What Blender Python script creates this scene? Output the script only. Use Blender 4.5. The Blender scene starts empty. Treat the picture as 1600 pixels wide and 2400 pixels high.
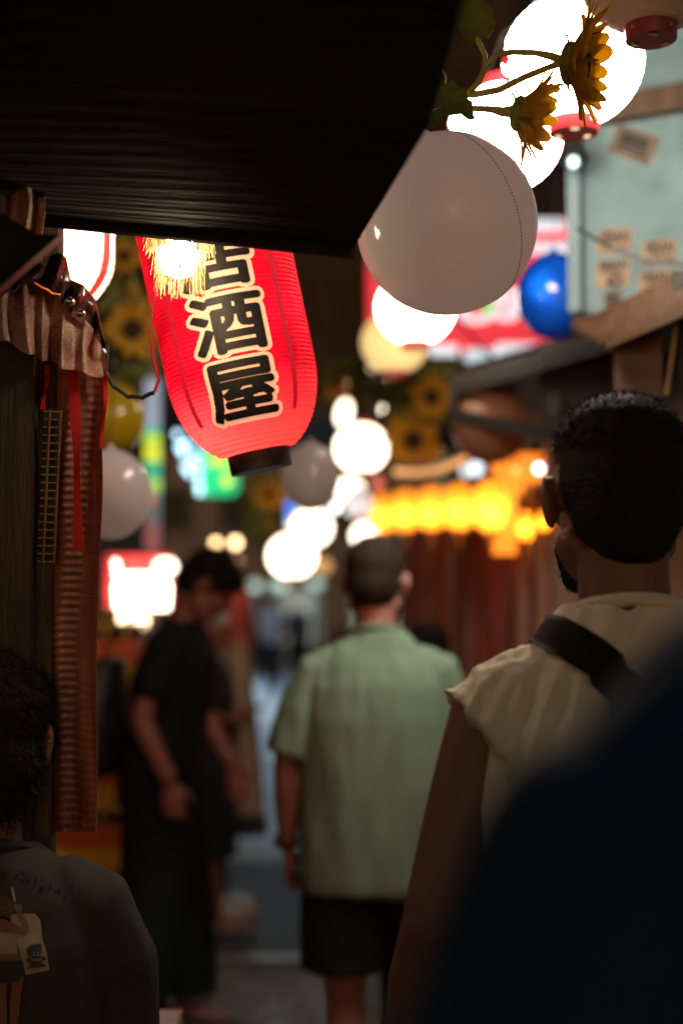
import bpy, bmesh, math, random
import numpy as np
from mathutils import Vector, Matrix, Euler, noise
from mathutils.bvhtree import BVHTree

random.seed(7)
RNG = np.random.default_rng(7)
SC = bpy.context.scene
COL = SC.collection
PI = math.pi
R_ = math.radians

# ------------------------------------------------------------------ camera
F = 3333.0                      # focal length in photo pixels (1600 x 2400)
CAM_Z = 1.5
PITCH = math.atan(220 / F)
cam_d = bpy.data.cameras.new('camera')
cam = bpy.data.objects.new('camera', cam_d)
COL.objects.link(cam)
cam.location = (0, 0, CAM_Z)
cam.rotation_euler = (PI / 2 + PITCH, 0, 0)
cam_d.sensor_width = 36
cam_d.lens = 50
cam_d.clip_start = 0.05
cam_d.clip_end = 500
cam_d.dof.use_dof = True
cam_d.dof.focus_distance = 1.93
cam_d.dof.aperture_fstop = 1.7
cam_d.dof.aperture_blades = 0
SC.camera = cam

# ------------------------------------------------------------------ world
W = bpy.data.worlds.new('World')
SC.world = W
W.use_nodes = True
nt = W.node_tree
bg = nt.nodes['Background']
sky = nt.nodes.new('ShaderNodeTexSky')
sky.sky_type = 'NISHITA'
sky.sun_disc = False
sky.sun_elevation = R_(3.0)
sky.sun_rotation = R_(180)
nt.links.new(sky.outputs['Color'], bg.inputs['Color'])
bg.inputs['Strength'].default_value = 0.065

sun_d = bpy.data.lights.new('moonlight', 'SUN')
sun_d.energy = 0.004
sun_d.angle = R_(0.5)
sun_d.color = (0.85, 0.92, 1.0)
sun = bpy.data.objects.new('moonlight', sun_d)
COL.objects.link(sun)
sun.rotation_euler = (R_(87), 0, 0)

SC.view_settings.view_transform = 'Standard'
SC.view_settings.look = 'None'
SC.view_settings.exposure = 0.0
SC.view_settings.gamma = 1.0
SC.view_settings.use_curve_mapping = False
SC.render.engine = 'CYCLES'
cy = SC.cycles
cy.use_denoising = True
cy.denoiser = 'OPENIMAGEDENOISE'
cy.max_bounces = 7
cy.diffuse_bounces = 5
cy.glossy_bounces = 3
cy.transmission_bounces = 4
cy.transparent_max_bounces = 8
cy.caustics_reflective = False
cy.caustics_refractive = False
cy.sample_clamp_indirect = 4.0
cy.use_light_tree = True

FWD = Vector((0, math.cos(PITCH), math.sin(PITCH)))
UPV = Vector((0, -math.sin(PITCH), math.cos(PITCH)))
RGT = Vector((1, 0, 0))
CAMP = Vector((0, 0, CAM_Z))


def P(px, py, d):
    """place in the alley that lies at this bearing, d metres ahead"""
    return CAMP + (FWD + RGT * ((float(px) - 800) / F) + UPV * ((1200 - float(py)) / F)) * float(d)


# ------------------------------------------------------------------ materials
MATS = {}


def mat(name, col, rough=0.6, metal=0.0, var=0.15, scale=12.0, bump=0.0, bscale=60.0,
        emit=None, estr=0.0, coat=0.0, spec=0.5, transl=0.0, tcol=None, stretch=None, sheen=0.0, col2=None):
    if name in MATS:
        return MATS[name]
    m = bpy.data.materials.new(name)
    m.use_nodes = True
    t = m.node_tree
    n, l = t.nodes, t.links
    b = n['Principled BSDF']
    b.inputs['Roughness'].default_value = rough
    b.inputs['Metallic'].default_value = metal
    b.inputs['Coat Weight'].default_value = coat
    b.inputs['Specular IOR Level'].default_value = spec
    if sheen:
        b.inputs['Sheen Weight'].default_value = sheen
        b.inputs['Sheen Roughness'].default_value = 0.4
    tc = n.new('ShaderNodeTexCoord')
    src = tc.outputs['Object']
    if stretch:
        mp = n.new('ShaderNodeMapping')
        mp.inputs['Scale'].default_value = stretch
        l.new(src, mp.inputs['Vector'])
        src = mp.outputs['Vector']
    nz = n.new('ShaderNodeTexNoise')
    nz.inputs['Scale'].default_value = scale
    nz.inputs['Detail'].default_value = 5
    nz.inputs['Roughness'].default_value = 0.6
    l.new(src, nz.inputs['Vector'])
    cr = n.new('ShaderNodeValToRGB')
    c2 = col2 if col2 else tuple(min(1, c * (1 + var)) for c in col)
    c1 = tuple(c * (1 - var) for c in col) if not col2 else col
    cr.color_ramp.elements[0].position = 0.3
    cr.color_ramp.elements[1].position = 0.7
    cr.color_ramp.elements[0].color = (*c1, 1)
    cr.color_ramp.elements[1].color = (*c2, 1)
    l.new(nz.outputs['Fac'], cr.inputs['Fac'])
    l.new(cr.outputs['Color'], b.inputs['Base Color'])
    bn = None
    if bump:
        n2 = n.new('ShaderNodeTexNoise')
        n2.inputs['Scale'].default_value = bscale
        n2.inputs['Detail'].default_value = 4
        l.new(src, n2.inputs['Vector'])
        bn = n.new('ShaderNodeBump')
        bn.inputs['Strength'].default_value = bump
        bn.inputs['Distance'].default_value = 0.01
        l.new(n2.outputs['Fac'], bn.inputs['Height'])
        l.new(bn.outputs['Normal'], b.inputs['Normal'])
    if emit:
        b.inputs['Emission Color'].default_value = (*emit, 1)
        b.inputs['Emission Strength'].default_value = estr
        if estr < 3.0:
            m.cycles.emission_sampling = 'NONE'
    if transl:
        tr = n.new('ShaderNodeBsdfTranslucent')
        if tcol:
            tr.inputs['Color'].default_value = (*tcol, 1)
        else:
            l.new(cr.outputs['Color'], tr.inputs['Color'])
        if bn:
            l.new(bn.outputs['Normal'], tr.inputs['Normal'])
        mx = n.new('ShaderNodeMixShader')
        mx.inputs['Fac'].default_value = transl
        l.new(b.outputs['BSDF'], mx.inputs[1])
        l.new(tr.outputs['BSDF'], mx.inputs[2])
        l.new(mx.outputs['Shader'], n['Material Output'].inputs['Surface'])
    MATS[name] = m
    return m


def mat_ramp_emit(name, stops, strength, axis='Z', lo=-0.15, hi=0.15, nscale=30, namp=0.12):
    """lamp paper: emission colour runs along the lamp's own axis"""
    if name in MATS:
        return MATS[name]
    m = bpy.data.materials.new(name)
    m.use_nodes = True
    t = m.node_tree
    n, l = t.nodes, t.links
    b = n['Principled BSDF']
    b.inputs['Roughness'].default_value = 0.8
    tc = n.new('ShaderNodeTexCoord')
    sp = n.new('ShaderNodeSeparateXYZ')
    l.new(tc.outputs['Object'], sp.inputs[0])
    mr = n.new('ShaderNodeMapRange')
    mr.inputs[1].default_value = lo
    mr.inputs[2].default_value = hi
    l.new(sp.outputs[axis], mr.inputs[0])
    nz = n.new('ShaderNodeTexNoise')
    nz.inputs['Scale'].default_value = nscale
    l.new(tc.outputs['Object'], nz.inputs['Vector'])
    ad = n.new('ShaderNodeMath')
    ad.operation = 'MULTIPLY_ADD'
    l.new(nz.outputs['Fac'], ad.inputs[0])
    ad.inputs[1].default_value = namp
    l.new(mr.outputs[0], ad.inputs[2])
    cr = n.new('ShaderNodeValToRGB')
    el = cr.color_ramp.elements
    while len(el) < len(stops):
        el.new(0.5)
    for e, (p, c) in zip(el, stops):
        e.position = p
        e.color = (*c, 1)
    l.new(ad.outputs[0], cr.inputs['Fac'])
    l.new(cr.outputs['Color'], b.inputs['Base Color'])
    l.new(cr.outputs['Color'], b.inputs['Emission Color'])
    b.inputs['Emission Strength'].default_value = strength
    MATS[name] = m
    return m


def wood(name, c1, c2, rough=0.7, stretch=(14, 14, 1.2), bump=0.4):
    return mat(name, c1, rough, col2=c2, scale=3.0, bump=bump, bscale=14, stretch=stretch)


# ------------------------------------------------------------------ object helpers
def wm(o):
    m = o.matrix_basis.copy()
    while o.parent:
        o = o.parent
        m = o.matrix_basis @ m
    return m


def tag(o, label=None, cat=None, group=None, kind=None):
    if label:
        o['label'] = label
    if cat:
        o['category'] = cat
    if group:
        o['group'] = group
    if kind:
        o['kind'] = kind
    return o


def thing(name, loc, label, cat, group=None, rz=0.0, rot=None):
    o = bpy.data.objects.new(name, None)
    o.empty_display_size = 0.05
    COL.objects.link(o)
    o.location = loc
    o.rotation_euler = rot if rot else (0, 0, rz)
    return tag(o, label, cat, group)


class MB:
    def __init__(s):
        s.v = []
        s.f = []

    def add(s, vs, fs):
        k = len(s.v)
        s.v.extend([tuple(x) for x in vs])
        s.f.extend([tuple(i + k for i in f) for f in fs])
        return s

    def box(s, c, size, rot=None):
        x, y, z = (a / 2 for a in size)
        vs = [Vector((sx * x, sy * y, sz * z)) for sz in (-1, 1) for sy in (-1, 1) for sx in (-1, 1)]
        if rot is not None:
            vs = [rot @ v for v in vs]
        c = Vector(c)
        return s.add([v + c for v in vs], [(0, 2, 3, 1), (4, 5, 7, 6), (0, 1, 5, 4), (2, 6, 7, 3), (0, 4, 6, 2), (1, 3, 7, 5)])

    def hexa(s, p):
        """eight corners: bottom four counter-clockwise, top four"""
        return s.add(p, [(3, 2, 1, 0), (4, 5, 6, 7), (0, 1, 5, 4), (1, 2, 6, 5), (2, 3, 7, 6), (3, 0, 4, 7)])

    def tube(s, pts, rad, n=12, flat=1.0, caps='round', side=None):
        pts = [Vector(p) for p in pts]
        if not isinstance(rad, (list, tuple)):
            rad = [rad] * len(pts)
        rad = list(rad)
        if caps == 'round':
            a = (pts[0] - pts[1]).normalized()
            b = (pts[-1] - pts[-2]).normalized()
            P2, R2 = [], []
            for t in (85, 60, 30):
                P2.append(pts[0] + a * rad[0] * math.sin(R_(t)))
                R2.append(rad[0] * math.cos(R_(t)))
            P3, R3 = [], []
            for t in (30, 60, 85):
                P3.append(pts[-1] + b * rad[-1] * math.sin(R_(t)))
                R3.append(rad[-1] * math.cos(R_(t)))
            pts = P2 + pts + P3
            rad = R2 + rad + R3
        t0 = (pts[1] - pts[0]).normalized()
        ref = Vector(side) if side is not None else (Vector((1, 0, 0)) if abs(t0.x) < 0.8 else Vector((0, 1, 0)))
        vs = []
        for i, p in enumerate(pts):
            t = (pts[min(i + 1, len(pts) - 1)] - pts[max(i - 1, 0)]).normalized()
            u = (ref - t * ref.dot(t)).normalized()
            w = t.cross(u)
            ref = u
            for k in range(n):
                a = 2 * PI * k / n
                vs.append(p + u * (rad[i] * math.cos(a)) + w * (rad[i] * flat * math.sin(a)))
        fs = []
        for i in range(len(pts) - 1):
            for k in range(n):
                k2 = (k + 1) % n
                fs.append((i * n + k, i * n + k2, (i + 1) * n + k2, (i + 1) * n + k))
        fs.append(tuple(reversed(range(n))))
        fs.append(tuple((len(pts) - 1) * n + k for k in range(n)))
        return s.add(vs, fs)

    def loft(s, secs, n=28, e=2.0):
        """secs: (z, cx, cy, rx, ry) horizontal rings"""
        vs, fs = [], []
        for (z, cx, cy_, rx, ry) in secs:
            for k in range(n):
                a = 2 * PI * k / n
                c, si = math.cos(a), math.sin(a)
                vs.append((cx + rx * math.copysign(abs(c) ** (2 / e), c), cy_ + ry * math.copysign(abs(si) ** (2 / e), si), z))
        for i in range(len(secs) - 1):
            for k in range(n):
                k2 = (k + 1) % n
                fs.append((i * n + k, i * n + k2, (i + 1) * n + k2, (i + 1) * n + k))
        fs.append(tuple(reversed(range(n))))
        fs.append(tuple((len(secs) - 1) * n + k for k in range(n)))
        return s.add(vs, fs)

    def ell(s, c, r, rot=None, nu=24, nv=14):
        c = Vector(c)
        vs, fs = [Vector((0, 0, -r[2]))], []
        for j in range(1, nv):
            t = -PI / 2 + PI * j / nv
            for k in range(nu):
                a = 2 * PI * k / nu
                vs.append(Vector((r[0] * math.cos(t) * math.cos(a), r[1] * math.cos(t) * math.sin(a), r[2] * math.sin(t))))
        vs.append(Vector((0, 0, r[2])))
        for k in range(nu):
            k2 = (k + 1) % nu
            fs.append((0, 1 + k2, 1 + k))
            for j in range(nv - 2):
                a = 1 + j * nu
                fs.append((a + k, a + k2, a + nu + k2, a + nu + k))
            a = 1 + (nv - 2) * nu
            fs.append((a + k, a + k2, len(vs) - 1))
        if rot is not None:
            vs = [rot @ v for v in vs]
        return s.add([v + c for v in vs], fs)

    def lathe(s, prof, n=32, c=(0, 0, 0), cap=True):
        c = Vector(c)
        vs, fs = [], []
        for (r, z) in prof:
            for k in range(n):
                a = 2 * PI * k / n
                vs.append(c + Vector((r * math.cos(a), r * math.sin(a), z)))
        for i in range(len(prof) - 1):
            for k in range(n):
                k2 = (k + 1) % n
                fs.append((i * n + k, i * n + k2, (i + 1) * n + k2, (i + 1) * n + k))
        if cap:
            fs.append(tuple(reversed(range(n))))
            fs.append(tuple((len(prof) - 1) * n + k for k in range(n)))
        return s.add(vs, fs)

    def grid(s, fn, nu, nv):
        vs = [fn(i / nu, j / nv) for j in range(nv + 1) for i in range(nu + 1)]
        fs = [(j * (nu + 1) + i, j * (nu + 1) + i + 1, (j + 1) * (nu + 1) + i + 1, (j + 1) * (nu + 1) + i) for j in range(nv) for i in range(nu)]
        return s.add(vs, fs)

    def sheet(s, fn, nu, nv, th):
        """a sheet with thickness: fn gives the front, th is an offset vector"""
        th = Vector(th)
        k = len(s.v)
        s.grid(fn, nu, nv)
        n = (nu + 1) * (nv + 1)
        s.v.extend([tuple(Vector(s.v[k + i]) + th) for i in range(n)])
        fr = [f for f in s.f[-nu * nv:]]
        s.f.extend([tuple(i + n for i in reversed(f)) for f in fr])
        w = nu + 1
        rim = [i for i in range(nu)] + [nu + j * w for j in range(nv)] + [nv * w + nu - i for i in range(nu)] + [(nv - j) * w for j in range(nv)]
        for a, b in zip(rim, rim[1:] + rim[:1]):
            s.f.append((k + b, k + a, k + a + n, k + b + n))
        return s

    def mesh(s, name, smooth=True, angle=None):
        me = bpy.data.meshes.new(name)
        me.from_pydata(s.v, [], s.f)
        if smooth:
            me.shade_smooth()
            if angle:
                bm = bmesh.new()
                bm.from_mesh(me)
                for e in bm.edges:
                    if len(e.link_faces) == 2 and e.calc_face_angle(0) > R_(angle):
                        e.smooth = False
                bm.to_mesh(me)
                bm.free()
        me.update()
        return me

    def build(s, name, m, parent=None, world=False, smooth=True, angle=40, label=None, cat=None, group=None, kind=None):
        if world and parent is not None:
            iv = wm(parent).inverted()
            s.v = [tuple(iv @ Vector(v)) for v in s.v]
        o = bpy.data.objects.new(name, s.mesh(name, smooth, angle))
        COL.objects.link(o)
        o.parent = parent
        if m:
            o.data.materials.append(m)
        return tag(o, label, cat, group, kind)


def single(name, mb, m, label, cat, group=None, kind=None, smooth=True, angle=40, base=None):
    """a thing that is one mesh, with its origin on it"""
    c = Vector(base) if base is not None else Vector(np.array(mb.v).mean(0))
    mb.v = [tuple(Vector(v) - c) for v in mb.v]
    o = mb.build(name, m, None, smooth=smooth, angle=angle, label=label, cat=cat, group=group, kind=kind)
    o.location = c
    return o


def structure(name, mb, m, smooth=False):
    return mb.build(name, m, None, smooth=smooth, kind='structure')


def remesh(mb, vox, smooth=6, fac=0.5):
    me = mb.mesh('tmp', False)
    o = bpy.data.objects.new('tmp', me)
    COL.objects.link(o)
    r = o.modifiers.new('r', 'REMESH')
    r.mode = 'VOXEL'
    r.voxel_size = vox
    if smooth:
        sm = o.modifiers.new('s', 'SMOOTH')
        sm.factor = fac
        sm.iterations = smooth
    dg = bpy.context.evaluated_depsgraph_get()
    ev = o.evaluated_get(dg)
    out = bpy.data.meshes.new_from_object(ev)
    nv = len(out.vertices)
    co = np.empty(nv * 3)
    out.vertices.foreach_get('co', co)
    no = np.empty(nv * 3)
    out.vertices.foreach_get('normal', no)
    fs = [tuple(p.vertices) for p in out.polygons]
    bpy.data.objects.remove(o)
    bpy.data.meshes.remove(me)
    bpy.data.meshes.remove(out)
    return co.reshape(-1, 3), no.reshape(-1, 3), fs


def pointlight(loc, power, color, radius, parent=None, name='bulb_light'):
    d = bpy.data.lights.new(name, 'POINT')
    d.energy = power
    d.color = color
    d.shadow_soft_size = radius
    o = bpy.data.objects.new(name, d)
    COL.objects.link(o)
    if parent is not None:
        o.parent = parent
        o.location = wm(parent).inverted() @ Vector(loc)
    else:
        o.location = loc
    return o


def text_mesh(body, size, offset=0.0, res=3):
    c = bpy.data.curves.new('t', 'FONT')
    c.body = body
    c.size = size
    c.offset = offset
    c.resolution_u = res
    c.align_x = 'CENTER'
    c.align_y = 'CENTER'
    o = bpy.data.objects.new('t', c)
    COL.objects.link(o)
    dg = bpy.context.evaluated_depsgraph_get()
    me = bpy.data.meshes.new_from_object(o.evaluated_get(dg))
    vs = [tuple(v.co) for v in me.vertices]
    fs = [tuple(p.vertices) for p in me.polygons]
    bpy.data.objects.remove(o)
    bpy.data.curves.remove(c)
    bpy.data.meshes.remove(me)
    return vs, fs


def dice(vs, fs, step):
    """cut a flat (x, y) mesh along a grid so that it can bend"""
    bm = bmesh.new()
    bv = [bm.verts.new(v) for v in vs]
    for f in fs:
        try:
            bm.faces.new([bv[i] for i in f])
        except ValueError:
            pass
    a = np.array(vs)
    for ax in (0, 1):
        k = math.floor(a[:, ax].min() / step) + 1
        while k * step < a[:, ax].max():
            co = [0, 0, 0]
            no = [0, 0, 0]
            co[ax] = k * step
            no[ax] = 1
            bmesh.ops.bisect_plane(bm, geom=bm.verts[:] + bm.edges[:] + bm.faces[:], plane_co=co, plane_no=no)
            k += 1
    bm.verts.index_update()
    out = [tuple(v.co) for v in bm.verts], [tuple(v.index for v in f.verts) for f in bm.faces]
    bm.free()
    return out


def raster_glyph(ch, size, cell, grow):
    """glyph fattened by `grow` metres as cells on a fine grid"""
    vs, fs = text_mesh(ch, size)
    v = np.array(vs)[:, :2]
    m = grow + 4 * cell
    lo = v.min(0) - m
    hi = v.max(0) + m
    nx, ny = (np.ceil((hi - lo) / cell)).astype(int)
    xs = lo[0] + (np.arange(nx) + 0.5) * cell
    ys = lo[1] + (np.arange(ny) + 0.5) * cell
    X, Y = np.meshgrid(xs, ys)
    inside = np.zeros((ny, nx), bool)
    for f in fs:
        for k in range(1, len(f) - 1):
            a, b, c = v[f[0]], v[f[k]], v[f[k + 1]]
            d = lambda p, q: (q[0] - p[0]) * (Y - p[1]) - (q[1] - p[1]) * (X - p[0])
            s1, s2, s3 = d(a, b), d(b, c), d(c, a)
            inside |= ((s1 >= 0) & (s2 >= 0) & (s3 >= 0)) | ((s1 <= 0) & (s2 <= 0) & (s3 <= 0))
    r = int(round(grow / cell))
    out = inside.copy()
    for dx in range(-r, r + 1):
        for dy in range(-r, r + 1):
            if dx * dx + dy * dy <= r * r:
                out |= np.roll(np.roll(inside, dx, 1), dy, 0)
    idx = {}
    V, Fc = [], []

    def vid(i, j):
        if (i, j) not in idx:
            idx[(i, j)] = len(V)
            V.append((lo[0] + i * cell, lo[1] + j * cell, 0))
        return idx[(i, j)]
    for j, i in zip(*np.nonzero(out)):
        Fc.append((vid(i, j), vid(i + 1, j), vid(i + 1, j + 1), vid(i, j + 1)))
    return V, Fc

# ================================================================== setting
asphalt = mat('asphalt', (0.030, 0.030, 0.031), 0.55, var=0.35, scale=3.0, bump=0.5, bscale=90)
road_m = mat('road_surface', (0.20, 0.245, 0.29), 0.42, var=0.18, scale=0.9, bump=0.25, bscale=40, stretch=(0.35, 1.4, 1))
wet = mat('wet_paving', (0.07, 0.07, 0.07), 0.10, scale=5.0, bump=1.0, bscale=42, col2=(0.30, 0.30, 0.29))
wet.node_tree.nodes['Bump'].inputs['Distance'].default_value = 0.012
paint = mat('worn_road_paint', (0.35, 0.36, 0.34), 0.5, var=0.4, scale=8)
darkwood = wood('dark_timber', (0.022, 0.014, 0.009), (0.055, 0.034, 0.022))
midwood = wood('brown_timber', (0.045, 0.024, 0.013), (0.095, 0.052, 0.029))
brownwall = mat('brown_render', (0.10, 0.075, 0.06), 0.85, var=0.25, scale=2, bump=0.3)
black_m = mat('black_paint', (0.012, 0.012, 0.012), 0.5, var=0.2)
cable_m = mat('black_cable', (0.010, 0.010, 0.010), 0.45, var=0.2)
steel = mat('dull_steel', (0.30, 0.30, 0.30), 0.4, 0.9, var=0.2)

structure('ground', MB().add([(-45, -4, 0), (45, -4, 0), (45, 95, 0), (-45, 95, 0)], [(0, 1, 2, 3)]), asphalt)


def road_pt(u, v):
    y = 8.3 + 50 * v * v
    w = 1.7 if y < 14 else 1.7 + (y - 14) * 0.35
    return Vector(((u - 0.5) * 2 * w, y, 0.004))


structure('road', MB().grid(road_pt, 4, 30), road_m)
structure('pavement', MB().add([(-1.1, 1.0, 0.004), (1.0, 1.0, 0.004), (1.0, 6.0, 0.004), (-1.1, 6.0, 0.004)], [(0, 1, 2, 3)]), wet)
structure('kerb', MB().box((0.0, 6.1, 0.012), (2.1, 0.09, 0.024)), mat('kerb_stone', (0.22, 0.21, 0.19), 0.35, var=0.3, bump=0.4))
structure('road_marking', MB().add([(-0.72, 8.36, 0.010), (-0.30, 8.42, 0.010), (-0.28, 8.85, 0.010), (-0.66, 8.72, 0.010)], [(0, 1, 2, 3)]), paint)
for i, y in enumerate((11.0, 13.2, 16.5)):
    structure('road_marking', MB().add([(-1.3, y, 0.009), (1.5, y, 0.009), (1.5, y + 0.5 + 0.2 * i, 0.009), (-1.3, y + 0.5 + 0.2 * i, 0.009)], [(0, 1, 2, 3)]),
              mat('faded_band', (0.26, 0.29, 0.32), 0.45, var=0.3, scale=2))


pb = MB()
for k in range(2600):
    px_, py_ = random.uniform(-0.62, 0.30), random.uniform(4.9, 6.02)
    r_ = random.uniform(0.003, 0.008)
    pb.ell((px_, py_, 0.004 + r_ * 0.15), (r_ * random.uniform(0.8, 1.5), r_ * random.uniform(0.8, 1.5), r_ * 0.6), Matrix.Rotation(random.uniform(0, 3), 3, 'Z'), 8, 5)
pb.build('glint_domes', mat('glint_dome_gloss', (0.10, 0.10, 0.095), 0.06, var=0.5, scale=40, coat=0.5), None, kind='stuff', label='small glossy domes added for glints on the wet paving', cat='glints')  # added glossy domes that catch lantern glints on the ground


def boards(parent, x, y0, y1, z0, z1, w, m, th=0.03, axis='y', yc=None):
    """upright boards, one object each, sharing a mesh per width"""
    n = max(1, int(round((y1 - y0) / w)))
    w = (y1 - y0) / n
    me = None
    iv = wm(parent).inverted()
    for k in range(n):
        c = y0 + (k + 0.5) * w
        if me is None:
            size = (th, w - 0.008, z1 - z0) if axis == 'y' else (w - 0.008, th, z1 - z0)
            mbx = MB().box((0, 0, 0), size)
            me = mbx.mesh('board', False)
            me.materials.append(m)
        o = bpy.data.objects.new('board', me)
        COL.objects.link(o)
        o.parent = parent
        j = random.uniform(-0.004, 0.004)
        pos = Vector((x + j, c, (z0 + z1) / 2)) if axis == 'y' else Vector((c, x + j, (z0 + z1) / 2))
        o.location = iv @ pos


# stall front along the alley, behind the curtain
t = thing('stall_building', (-1.4, 3.0, 0), 'dark boarded stall front behind the stacked crates', 'building')
MB().box((-1.75, 7.0, 2.6), (0.66, 8.0, 5.2)).build('wall', darkwood, t, world=True, smooth=False)
boards(t, -1.39, 3.0, 11.0, 0.0, 5.0, 0.16, darkwood)

# timber gallery that bridges the alley
t = thing('timber_gallery', (0, 9.2, 2.75), 'dark timber upper storey bridging the alley above the lanterns', 'building')
MB().box((0.0, 10.6, 4.6), (3.2, 2.6, 3.6)).build('wall', darkwood, t, world=True, smooth=False)
MB().box((0.0, 9.18, 2.80), (3.3, 0.16, 0.16)).build('beam', midwood, t, world=True, smooth=False)
boards(t, 9.27, -1.6, 1.6, 2.9, 6.4, 0.2, midwood, axis='x')
for x in (-1.1, -0.45, 0.2, 0.85):
    MB().box((x, 9.0, 3.02), (0.09, 0.5, 0.11)).build('rafter', midwood, t, world=True, smooth=False)
for x in (-1.52, 1.52):
    MB().box((x, 9.25, 1.36), (0.14, 0.14, 2.72)).build('post', darkwood, t, world=True, smooth=False)

# far end of the street
far_glass = mat('shop_glow_green', (0.5, 0.6, 0.5), 0.5, emit=(0.62, 0.78, 0.62), estr=0.30)
far_warm = mat('shop_glow_warm', (0.6, 0.5, 0.4), 0.5, emit=(1.0, 0.68, 0.40), estr=0.22)
frame_m = mat('grey_frame', (0.16, 0.15, 0.14), 0.5)


def far_building(x, y, w, d, h, label, col, shops, rows):
    t = thing('far_building', (x, y, 0), label, 'building')
    MB().box((0, 0, h / 2), (w, d, h)).build('wall', mat('render_%d' % int(x * 10 + 900), col, 0.85, var=0.2, scale=0.6), t, smooth=False)
    MB().box((0, 0, h + 0.15), (w + 0.5, d + 0.5, 0.3)).build('roof', darkwood, t, smooth=False)
    fy = -d / 2
    for (sx, sw, z0, z1, m) in shops:
        f = MB().box((sx, fy - 0.02, (z0 + z1) / 2), (sw + 0.16, 0.12, z1 - z0 + 0.16)).build('window', frame_m, t, smooth=False)
        MB().box((sx, fy - 0.09, (z0 + z1) / 2), (sw, 0.03, z1 - z0)).build('pane', m, f, smooth=False)
    for r in range(rows):
        for c in range(int(w // 1.8)):
            xx = -w / 2 + 1.1 + c * 1.8
            f = MB().box((xx, fy - 0.02, 4.4 + r * 2.6), (1.0, 0.1, 1.3)).build('window', frame_m, t, smooth=False)
            MB().box((xx, fy - 0.08, 4.4 + r * 2.6), (0.86, 0.03, 1.16)).build('pane', black_m, f, smooth=False)
    return t


far_building(-1.6, 46, 9.0, 6, 9.5, 'far brownish building closing the street beyond the road', (0.38, 0.29, 0.24),
             [(-2.2, 1.4, 0.5, 2.3, far_warm), (0.2, 1.5, 0.4, 2.0, far_glass), (2.6, 1.3, 0.6, 2.2, far_glass)], 2)
far_building(8.4, 44, 10.0, 6, 8.0, 'far grey building beside the brownish one closing the street', (0.30, 0.27, 0.26),
             [(-3.2, 1.6, 0.4, 2.4, far_warm), (0.5, 1.8, 0.4, 2.2, far_glass)], 2)
far_building(-11.5, 42, 9.5, 6, 8.5, 'far dark building at the other corner of the closing street', (0.26, 0.21, 0.19),
             [(2.6, 1.6, 0.4, 2.4, far_glass), (-1.0, 1.6, 0.4, 2.4, far_warm)], 2)

lamp_glow = mat('street_lamp_globe', (0.8, 0.85, 0.8), 0.4, emit=(0.66, 0.92, 0.66), estr=0.62)


def street_lamp(px, d, z, r, label):
    x = (px - 800) / F * d
    t = thing('street_lamp', (x, d, 0), label, 'street lamp', 'globe lamps at the far end of the street')
    MB().tube([(0, 0, 0), (0, 0, z - r)], 0.045, 8, caps='flat').build('post', black_m, t)
    MB().tube([(0, 0, z - r - 0.06), (0, 0, z - r + 0.03)], [0.1, 0.13], 12, caps='flat').build('collar', black_m, t)
    MB().ell((0, 0, z), (r, r, r * 0.95), nu=16, nv=10).build('globe', lamp_glow, t)
    pointlight((x, d, z - r - 0.15), 85, (0.62, 0.82, 1.0), 0.25, t, 'globe_light')


street_lamp(597, 30, 1.92, 0.13, 'pale green globe lamp far down the street near the beige banner')
street_lamp(655, 26, 1.88, 0.14, 'pale green globe lamp directly below the lowest white lantern')
street_lamp(741, 29, 1.95, 0.13, 'pale green globe lamp far off beside the green shirt')

# ================================================================== lanterns
paper_w = mat_ramp_emit('white_lantern_paper', [(0, (1, 0.86, 0.66)), (0.5, (1, 0.90, 0.74)), (1, (1, 0.85, 0.64))], 42.0)
paper_w2 = mat_ramp_emit('white_lantern_paper_far', [(0, (1, 0.84, 0.58)), (0.5, (1, 0.88, 0.66)), (1, (1, 0.80, 0.52))], 5.0)
paper_m = mat_ramp_emit('white_lantern_paper_mid', [(0, (1, 0.86, 0.64)), (0.5, (1, 0.88, 0.68)), (1, (1, 0.82, 0.56))], 15.0)
paper_y = mat_ramp_emit('cream_lantern_paper', [(0, (1, 0.72, 0.30)), (0.55, (0.95, 0.66, 0.26)), (1, (0.8, 0.45, 0.13))], 0.95)
paper_pale = mat_ramp_emit('pale_lantern_paper', [(0, (0.75, 0.72, 0.74)), (0.6, (0.8, 0.8, 0.84)), (1, (0.7, 0.66, 0.66))], 0.8)
paper_off = mat('unlit_lantern_paper', (0.55, 0.46, 0.38), 0.8, var=0.1, scale=20, bump=0.4, bscale=40, stretch=(1, 1, 6), transl=0.35)
red_ring = mat('red_lacquer', (0.55, 0.02, 0.03), 0.35, var=0.15, coat=0.3)
dark_red = mat('dark_red_lacquer', (0.22, 0.02, 0.035), 0.4, var=0.2)
red_print = mat('red_print', (0.75, 0.03, 0.03), 0.7, emit=(1.0, 0.03, 0.02), estr=0.7)
hole_glow = mat('lit_slot', (1, 0.8, 0.5), 0.5, emit=(1.0, 0.80, 0.42), estr=1.4)
brass = mat('brass_screw', (0.6, 0.5, 0.3), 0.3, 1.0)


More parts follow.
